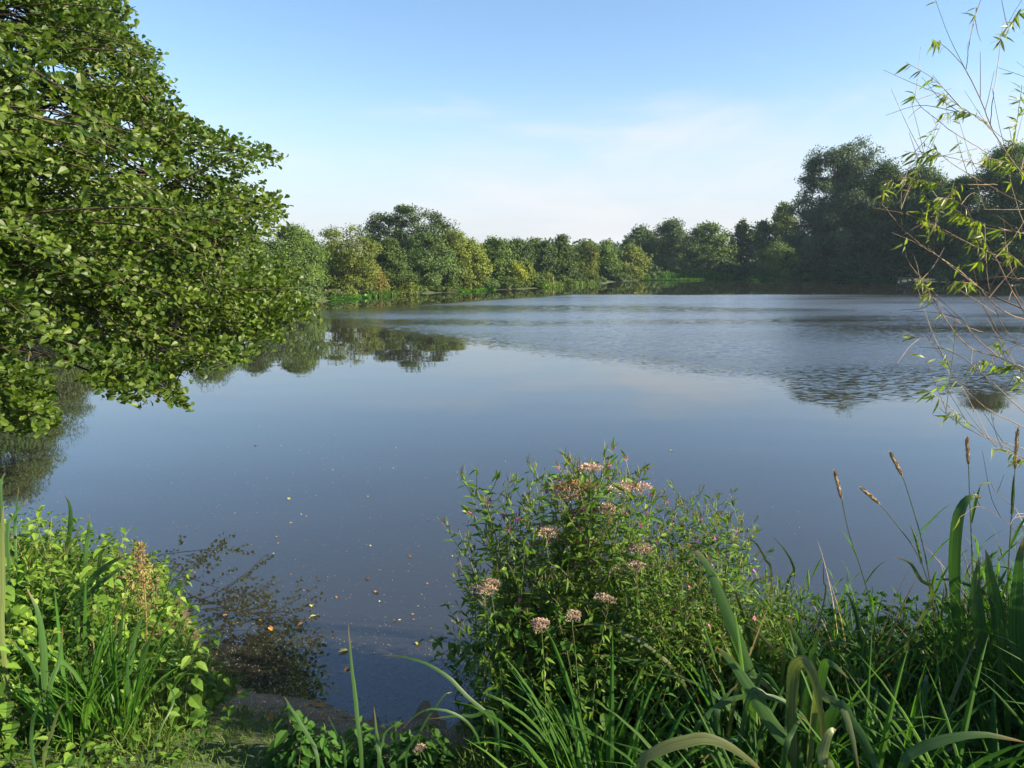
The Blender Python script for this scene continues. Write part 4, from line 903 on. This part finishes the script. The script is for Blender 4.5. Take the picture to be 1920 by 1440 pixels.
blade_clump('sedge_leaf', 'pale bent leaves catching the sun above the right reeds', [
    ([(1445, 1090), (1432, 1045), (1415, 1015), (1385, 1000)], 3.0, 3.0, .012, 'strap_pale'), ([(1745, 1130), (1730, 1090), (1708, 1058), (1680, 1048)], 2.8, 2.8, .016, 'strap_pale'), ([(1360, 1110), (1345, 1078), (1320, 1066), (1290, 1078)], 2.7, 2.7, .013, 'strap_pale'),
    ([(1475, 1110), (1490, 1070), (1475, 1035), (1450, 1005)], 3.0, 3.0, .012, 'strap_pale'), ([(1545, 1130), (1545, 1090), (1544, 1052)], 2.9, 2.9, .007, 'strap_pale'), ([(1470, 1230), (1450, 1220), (1420, 1190), (1390, 1170)], 2.5, 2.55, .02, 'strap_pale')], cat='sedge')
blade_clump('yellow_flag', 'narrow dark sword leaf standing against the water in the right reeds', [
    ([(1618, 1230), (1612, 1180), (1600, 1135), (1587, 1105)], 2.75, 2.8, .022)])

# --- reed canary grass with seed heads
for lab, path, d0, hi in (
    ('reed grass stem with a tan seed head, leftmost of the tall ones', [(1650, 1230), (1632, 1130), (1612, 1060), (1592, 1000), (1578, 936), (1565, 884)], 2.9, 1),
    ('reed grass stem with a short tan seed head leaning left, second of the tall ones', [(1760, 1190), (1740, 1090), (1715, 1030), (1682, 985), (1650, 946), (1616, 916)], 2.9, 1),
    ('reed grass stem with a seed head leaning left below the willow, third of the tall ones', [(1755, 1200), (1745, 1100), (1730, 1020), (1712, 955), (1692, 893), (1670, 850)], 2.9, 1),
    ('reed grass stem with an upright seed head touching the willow leaves', [(1815, 1190), (1823, 1090), (1821, 1000), (1818, 930), (1816, 872), (1813, 822)], 2.9, 1),
    ('reed grass stem with a dark upright seed head at the right edge', [(1885, 1190), (1890, 1080), (1896, 980), (1900, 930), (1903, 880), (1908, 805)], 2.85, 1)):
    q = [at(a, b, d0) for a, b in path]; q = [np.array([q[0][0] + .03, q[0][1], gz(q[0][0], q[0][1])])] + q
    rt = thing('reed_grass', q[0], lab, 'grass', 'tall seeding reed grass'); o0 = np.array(rt.location); s_ = smooth(q, 25)
    mb = MB(); mb.tube(s_ - o0, np.linspace(.0032, .0013, 25), 5); mb.build('stem', M['stem'], rt)
    k = np.linspace(0, 1, 12); a_, b_ = q[-2], q[-1]; hd = MB(); ax = a_ + (b_ - a_) * k[:, None] - o0
    hd.tube(ax,   .0010 + .0042 * np.sin(math.pi * np.clip(k * .96 + .02, 0, 1)) ** .6, 7)
    kk = 170; t = np.random.default_rng(5).random(kk); c = a_ + (b_ - a_) * t[:, None] - o0; rd = unit(np.random.default_rng(6).normal(size=(kk, 3)))
    hd.flakes(c + rd * (.004 * np.sin(math.pi * t) ** .5)[:, None], unit(unit(b_ - a_) + rd * .55), rd, .014, .005, t)
    hd.build('seed_head', M['seed'], rt)
    lf_ = MB()
    for j in (4, 7, 10, 13):
        a = random.uniform(0, 6.28); bq = arch(s_[j] - o0, a, .45, .17, .6, 7); lf_.blade(bq, .012, np.array([-math.sin(a), math.cos(a), 0]), .15, .5, base=.8)
    lf_.build('foliage', M['reed'], rt)

# --- flowering bush in the middle
CURVE = [(780, 1330), (830, 1175), (870, 1060), (895, 1005), (925, 950), (965, 895), (1010, 868), (1080, 860), (1125, 872), (1150, 925), (1175, 900), (1197, 884), (1215, 935), (1245, 950), (1290, 945), (1350, 945), (1375, 985), (1400, 1070), (1440, 1100)]
wP = [willowherb_proto(s) for s in (31, 32, 33, 34)]; aP = [agrimony_proto(41, heads=2), agrimony_proto(42, heads=3), agrimony_proto(43, heads=2)]; dP = [agrimony_proto(44, headmat='brownhead', heads=5)]
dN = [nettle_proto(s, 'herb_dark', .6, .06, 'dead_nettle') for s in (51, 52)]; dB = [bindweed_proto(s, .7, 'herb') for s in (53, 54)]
def bush_spot(r0=1.0):
    while True:
        a, q = random.uniform(0, 6.28), math.sqrt(random.random()) * r0
        x, y = .46 + .62 * q * math.cos(a), 2.92 + .42 * q * math.sin(a)
        if lake_sdf([x], [y])[0] > -.12: return x, y
i = 0
while i < 78:
    x, y = bush_spot(); h, px = wanted_height(x, y, CURVE); h *= random.choice([1, .98, .93, .86, .75, .62])
    if h < .3: continue
    put(wP[i % 4], x, y, h / 1.0, 'bushy willowherb with narrow leaves and tiny pink flowers in the waterside flowering bush', 'willowherb plants in the flowering bush', z=max(gz(x, y), 0), tilt=(random.gauss(0, .05), random.gauss(0, .05))); i += 1
for px, py, d in ((1082, 882, 2.85), (1110, 905, 2.8), (1120, 940, 2.7), (1145, 920, 2.7), (1128, 925, 2.65), (910, 1100, 2.6), (938, 1085, 2.6), (1062, 985, 2.7), (1195, 1065, 2.6), (1172, 968, 2.65), (1165, 1025, 2.6), (1205, 1060, 2.6), (1130, 1108, 2.5), (1030, 1155, 2.4), (1085, 1160, 2.4), (1060, 960, 2.75), (1040, 930, 2.8), (800, 1395, 2.1)):
    e = at(px, py, d); x, y = e[0] + random.gauss(0, .02), d; z = max(gz(x, y), 0)
    put(random.choice(aP) if (px, py) not in ((1082, 885), (1040, 930), (1060, 960), (1110, 905)) else dP[0], x, y, max((e[2] - z) / 1.03, .2),
        'hemp agrimony with flat dusty pink flower heads in the waterside flowering bush' if (px, py) not in ((1082, 885), (1040, 930), (1060, 960), (1110, 905)) else 'hemp agrimony gone to brown seed at the top of the waterside flowering bush',
        'hemp agrimony in the flowering bush' if (px, py) not in ((1082, 885), (1040, 930), (1060, 960), (1110, 905)) else 'seeding hemp agrimony in the flowering bush', z=z)
i = 0
while i < 60:
    x, y = bush_spot(1.08); h, px = wanted_height(x, y, CURVE); h = min(h * random.uniform(.3, .7), .62)
    if h < .15: continue
    p_ = (dN + dB)[i % 4]
    put(p_, x, y, h / .6, 'dark leafy dead nettle filling the shaded foot of the flowering bush' if i % 4 < 2 else 'bindweed with heart shaped leaves twining up through the flowering bush', 'dead nettles under the flowering bush' if i % 4 < 2 else 'bindweed in the flowering bush', z=max(gz(x, y), 0)); i += 1

# --- reed grass and sedge along the right bank
RCUR = [(1150, 1120), (1300, 1080), (1400, 1075), (1440, 1030), (1480, 1010), (1530, 1090), (1570, 1085), (1610, 1020), (1650, 1140), (1690, 1080), (1730, 1090), (1780, 1060), (1820, 1010), (1860, 985), (1910, 960), (2100, 940)]
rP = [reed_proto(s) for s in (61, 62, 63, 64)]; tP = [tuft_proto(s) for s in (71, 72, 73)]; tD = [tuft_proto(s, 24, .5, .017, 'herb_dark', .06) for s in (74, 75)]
def right_spot(xlo=.55, xhi=3.1, ylo=1.75, yhi=3.8):
    while True:
        x, y = random.uniform(xlo, xhi), random.uniform(ylo, yhi)
        if lake_sdf([x], [y])[0] > -.03 and x < y * .95: return x, y
for i in range(84):
    x, y = right_spot(ylo=2.3); h, px = wanted_height(x, y, RCUR); h = min(max(h * random.uniform(.55, 1.02), .2), .95)
    put(rP[i % 4], x, y, h / .9, 'leafy reed grass stems with pointed blades in the reed bed on the right bank', 'reed grass on the right bank', z=max(gz(x, y), 0), tilt=(random.gauss(0, .08), random.gauss(0, .08)))
for i in range(74):
    x, y = right_spot(.1, 3.0, 1.6, 3.5); h, px = wanted_height(x, y, RCUR); h = min(max(h * random.uniform(.4, .75), .18), .6)
    put((tP + tD)[i % 5], x, y, h / .48, 'tuft of arching dark green sedge on the right bank', 'sedge tufts on the right bank', z=max(gz(x, y), 0))
for i in range(46):
    x, y = right_spot(.1, 2.9, 1.6, 3.4)
    put(dN[i % 2], x, y, random.uniform(.35, .75), 'low dark leafy dead nettle among the sedge on the right bank', 'dead nettles on the right bank', z=max(gz(x, y), 0))
for i in range(34):
    x, y = left_spot(); h, px = wanted_height(x, y, LCUR); h = min(max(h * random.uniform(.4, .8), .15), .5)
    put(tP[i % 3], x, y, h / .48, 'tuft of arching green sedge in the left bank thicket', 'sedge tufts in the left bank thicket')
sP = []
for sd in (91, 92, 93):
    rr = np.random.default_rng(sd); root = thing('yellow_flag', (0, 0, 0), 'x', 'water iris')
    for k in range(8):
        a = rr.uniform(0, 6.28); mb = MB(); bq = arch((.03 * math.cos(a), .03 * math.sin(a), -.02), a, rr.uniform(.02, .3), rr.uniform(.4, .75), rr.choice([.15, .4, 1.0, 2.2]), 14)
        mb.blade(bq, rr.uniform(.014, .028), np.array([-math.sin(a), math.cos(a), 0]) + rr.normal(size=3) * .25, .1, rr.random(), base=.8); mb.build('blade', M['strap'] if rr.random() < .8 else M['strap_pale'], root, True)
    sP.append(root)
for i in range(17):
    x, y = right_spot(.5, 2.9, 1.75, 3.5); h, px = wanted_height(x, y, RCUR); h = min(max(h * random.uniform(.6, 1.0), .3), .75)
    put(sP[i % 3], x, y, h / .62, 'clump of dark sword leaves among the reeds of the right bank', 'yellow flag clumps on the right bank', z=max(gz(x, y), 0))
yP = [tuft_proto(s, 9, .6, .007, 'dry', .05, 'dead_grass_tuft', (.1, 1.2)) for s in (95, 96)]
for i in range(16):
    x, y = right_spot(.2, 2.8, 1.9, 3.4) if i < 11 else left_spot(); h, px = wanted_height(x, y, RCUR if i < 11 else LCUR); h = min(max(h * random.uniform(.6, 1.), .25), .7)
    put(yP[i % 2], x, y, h / .55, 'few straw coloured dead grass stalks among the green reeds of the right bank' if i < 11 else 'few straw coloured dead grass stalks in the left bank thicket', 'dead grass stalks on the right bank' if i < 11 else 'dead grass stalks in the left thicket', z=max(gz(x, y), 0))
# low broad leaves at the bottom of the bank in the middle
kP = [nettle_proto(s, 'herb_dark', .22, .06, 'water_mint') for s in (81, 82)]
for i in range(13):
    px, py = random.uniform(520, 860), random.uniform(1425, 1490); b = onplane(px, py, .14)
    put(kP[i % 2], b[0], b[1], random.uniform(.5, 1.), 'low leafy water mint at the edge of the bank in the bottom middle', 'water mint at the bottom of the bank')
# rusty dock
dk_ = thing('dock_plant', (*at(262, 1075, 3.15)[:2], .25), 'dried rusty dock seed spike at the top of the left thicket', 'plant'); o0 = np.array(dk_.location)
top_ = at(262, 1025, 3.15); st = MB(); st.tube(smooth([o0 * 0, (top_ - o0) * .5 + np.array([.01, 0, 0]), top_ - o0], 8), .003, 5); st.build('stem', M['dry'], dk_)
sd_ = MB(); rr_ = np.random.default_rng(8); k = 700; t = rr_.random(k) ** .7; c = (top_ - o0) * (.35 + .68 * t)[:, None] + rr_.normal(size=(k, 3)) * (.05 * (1.15 - t))[:, None] * np.array([1, 1, .8])
sd_.flakes(c, rr_.normal(size=(k, 3)) + np.array([0, 0, .8]), rr_.normal(size=(k, 3)), .016, .006, rr_.random(k)); tag(sd_.build('seed_spike', M['dry'], dk_), kind='stuff')

r = np.random.default_rng(23)
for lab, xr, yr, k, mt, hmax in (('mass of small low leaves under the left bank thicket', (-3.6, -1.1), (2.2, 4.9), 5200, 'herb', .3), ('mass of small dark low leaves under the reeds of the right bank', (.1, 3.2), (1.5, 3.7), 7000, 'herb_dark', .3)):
    x, y = r.uniform(*xr, k), r.uniform(*yr, k); kp = lake_sdf(x, y) > np.where((x > -1.32) & (x < -.2), .3, 0); x, y = x[kp], y[kp]; k = len(x); um = MB(); a = r.uniform(0, 6.28, k)
    px_, py_ = proj(np.column_stack([x, y, ground_z(x, y)])); z = ground_z(x, y) + r.random(k) * hmax * np.where(py_ > 1365, .35, 1)
    um.leaves(np.column_stack([x, y, z]), np.column_stack([np.cos(a), np.sin(a), r.normal(size=k) * .4 - .1]), np.column_stack([r.normal(size=(k, 2)) * .4, np.ones(k)]), r.uniform(.025, .06, k), r.uniform(.018, .035, k), OVATE, r.random(k))
    tag(um.build('undergrowth', M[mt]), lab, 'undergrowth', kind='stuff')
# --- short grass, litter, duckweed specks: nobody could count them
r = np.random.default_rng(17); gm = MB()
def grass_field(k, xr, yr, hr, cond, width=.004, lo=.05):
    x, y = r.uniform(*xr, k), r.uniform(*yr, k); d = lake_sdf(x, y); keep = (d > lo) & cond(x, y); x, y = x[keep], y[keep]; z = ground_z(x, y)
    kk = len(x); D = unit(np.column_stack([r.normal(size=kk) * .55, r.normal(size=kk) * .55, np.ones(kk)])); L = r.uniform(*hr, kk)
    gm.leaves(np.column_stack([x, y, z - .004]), D, r.normal(size=(kk, 3)), L, width * (.7 + .6 * r.random(kk)), ((0, .5, 1), (1, .8, .04), .1, .5), np.clip(r.normal(.5, .25, kk), 0, 1))
al_ = lambda x, y: np.ones(len(x), bool)
grass_field(30000, (-3.4, .2), (1.4, 3.6), (.02, .06), lambda x, y: (x < -1.3) | (lake_sdf(x, y) > .27 + .07 * wob(x, y, 4)))
grass_field(4000, (-1.8, -1.27), (2.5, 4.0), (.04, .13), al_, .004, .01)
grass_field(9000, (-.2, 3.0), (1.3, 3.7), (.05, .16), al_, .007, .02)
grass_field(4500, (-4, -1.32), (2.4, 5.0), (.06, .2), al_, .005, .02)
tag(gm.build('grass', M['grass']), 'short green grass and fine undergrowth covering the near bank', 'grass', kind='stuff')
sp = MB(); k = 8000
y = 2.75 + np.abs(r.normal(size=k)) * .55 ; x = r.uniform(-1.6, .5, k) + .1 * r.normal(size=k); d = lake_sdf(x, y); kp = (d < .3) & (d > -1.3) & (r.random(k) < np.exp(d * 2.0)); x, y = x[kp], y[kp]; k = len(x)
sp.flakes(np.column_stack([x, y, np.full(k, .003) + np.maximum(ground_z(x, y), 0)]), np.column_stack([r.normal(size=(k, 2)), 0 * x]), np.column_stack([r.normal(size=(k, 2)) * .1, np.ones(k)]), r.uniform(.003, .009, k), r.uniform(.002, .006, k), r.random(k))
k = 1500; bx = [onplane(a, b) for a, b in zip(r.uniform(100, 1500, k), r.uniform(800, 1300, k))]; bx = np.array(bx); bx = bx[lake_sdf(bx[:, 0], bx[:, 1]) < -.1]; k = len(bx); bx[:, 2] = .003
sp.flakes(bx, np.column_stack([r.normal(size=(k, 2)), np.zeros(k)]), np.column_stack([r.normal(size=(k, 2)) * .1, np.ones(k)]), r.uniform(.003, .011, k), r.uniform(.002, .006, k), r.random(k))
tag(sp.build('duckweed_specks', M['speck']), 'fine pale specks of duckweed and dust scattered on the shallow water', 'duckweed', kind='stuff')
# dead leaves floating and washed up
def fallen(seed, mat):
    rr = np.random.default_rng(seed); q = MB(); q.leaves((0, 0, 0), (1, 0, 0), (0, 0, 1), .05, .032, OVATE if seed % 2 else OBOV, rr.random()); return q.build('fallen_leaf', M[mat])
fB, fY = fallen(1, 'leaf_brown'), fallen(2, 'leaf_yellow')
def float_leaf(px, py, kind, sc, label, group):
    b = onplane(px, py); proto = fB if kind == 'b' else fY
    d = lake_sdf([b[0]], [b[1]])[0]; o = put(proto, b[0], b[1], sc, label, group, z=max(.017, gz(b[0], b[1]) + .02)); o['category'] = 'leaf'; return o
for px, py, kd, sc, lab in ((418, 1157, 'b', .75, 'orange brown leaf floating beside the tip of the left thicket'), (691, 1087, 'b', .6, 'small brown leaf floating in the middle of the open near water'), (705, 1113, 'b', .9, 'orange leaf floating just below the small brown leaf'),
    (585, 1140, 'y', .9, 'whitish leaf floating left of the tall straight blade'), (593, 1156, 'y', .7, 'green leaf floating just below the whitish leaf'), (568, 1170, 'b', .7, 'tan curled leaf floating at the top of the dark reflection'),
    (634, 1225, 'y', 1.1, 'pale yellow leaf floating just left of the tall straight blade'), (783, 1212, 'y', .9, 'bright yellow leaf floating right of the tall straight blade'), (505, 1178, 'b', .8, 'brown leaf floating over the dark reflection'), (655, 1252, 'b', .7, 'orange leaf floating behind the tall straight blade'),
    (480, 836, 'b', .9, 'brown leaf drifting far out below the overhanging branches'), (540, 934, 'y', .9, 'yellowish leaf drifting far out in the left half of the lake'), (865, 960, 'y', 1., 'pale leaf drifting left of the flowering bush'), (1258, 846, 'y', 1., 'yellow leaf drifting beyond the flowering bush'), (1388, 975, 'b', .8, 'dark brown leaf drifting right of the flowering bush'),
    (500, 1385, 'b', 1.2, 'rusty leaf lying on the left mud'), (610, 1335, 'b', 1.3, 'orange leaf washed up on the mud in the middle'), (595, 1328, 'b', 1.1, 'second orange leaf washed up beside the first on the mud'), (578, 1330, 'b', .8, 'small orange leaf left of the washed up pair'), (720, 1362, 'y', 1., 'tan leaf on the mud right of the tall straight blade')):
    float_leaf(px, py, kd, sc, lab, 'fallen leaves on the water and mud')
lt_ = MB(); k = 900; x = r.uniform(-1.3, .1, k); y = r.uniform(2.3, 3.1, k); d = lake_sdf(x, y); kp = (d > -.06) & (d < .3); x, y = x[kp], y[kp]; k = len(x); a = r.uniform(0, 6.28, k)
lt_.flakes(np.column_stack([x, y, np.maximum(ground_z(x, y), .002) + .003]), np.column_stack([np.cos(a), np.sin(a), r.normal(size=k) * .15]), np.column_stack([r.normal(size=(k, 2)) * .3, np.ones(k)]), r.uniform(.01, .05, k), r.uniform(.003, .012, k), r.random(k))
tag(lt_.build('leaf_litter', M['leaf_brown']), 'brown leaf litter and twig scraps along the muddy edge', 'litter', kind='stuff')
for i in range(70):
    px, py = random.gauss(620, 260), random.uniform(780, 1180)
    if px < 130 or px > 1500 or py > 1330 - .4 * abs(px - 600) or lake_sdf(*[[c] for c in onplane(px, py)[:2]])[0] > -.1: continue
    float_leaf(px, py, random.choice('byb'), random.uniform(.2, .45), 'tiny fallen leaf drifting as a speck on the open water', 'drifting specks of leaf on the open water')
for p_ in list(bpy.data.objects):
    if p_.get('label') == 'x': bpy.data.objects.remove(p_)

# thin blue air over the lake
q = MB(); box(q, (0, 60, 14.0), (420, 320, 36)); hz_ = q.build('haze', None)
m, n, l = mat_base('haze_air'); v = nd(n, 'ShaderNodeVolumePrincipled'); v.inputs['Color'].default_value = (.55, .75, 1, 1); v.inputs['Density'].default_value = HAZE
o = nd(n, 'ShaderNodeOutputMaterial'); l.new(v.outputs[0], o.inputs['Volume']); hz_.data.materials.clear(); hz_.data.materials.append(m)
tag(hz_, 'faint blue haze in the air over the lake', 'haze', kind='stuff')
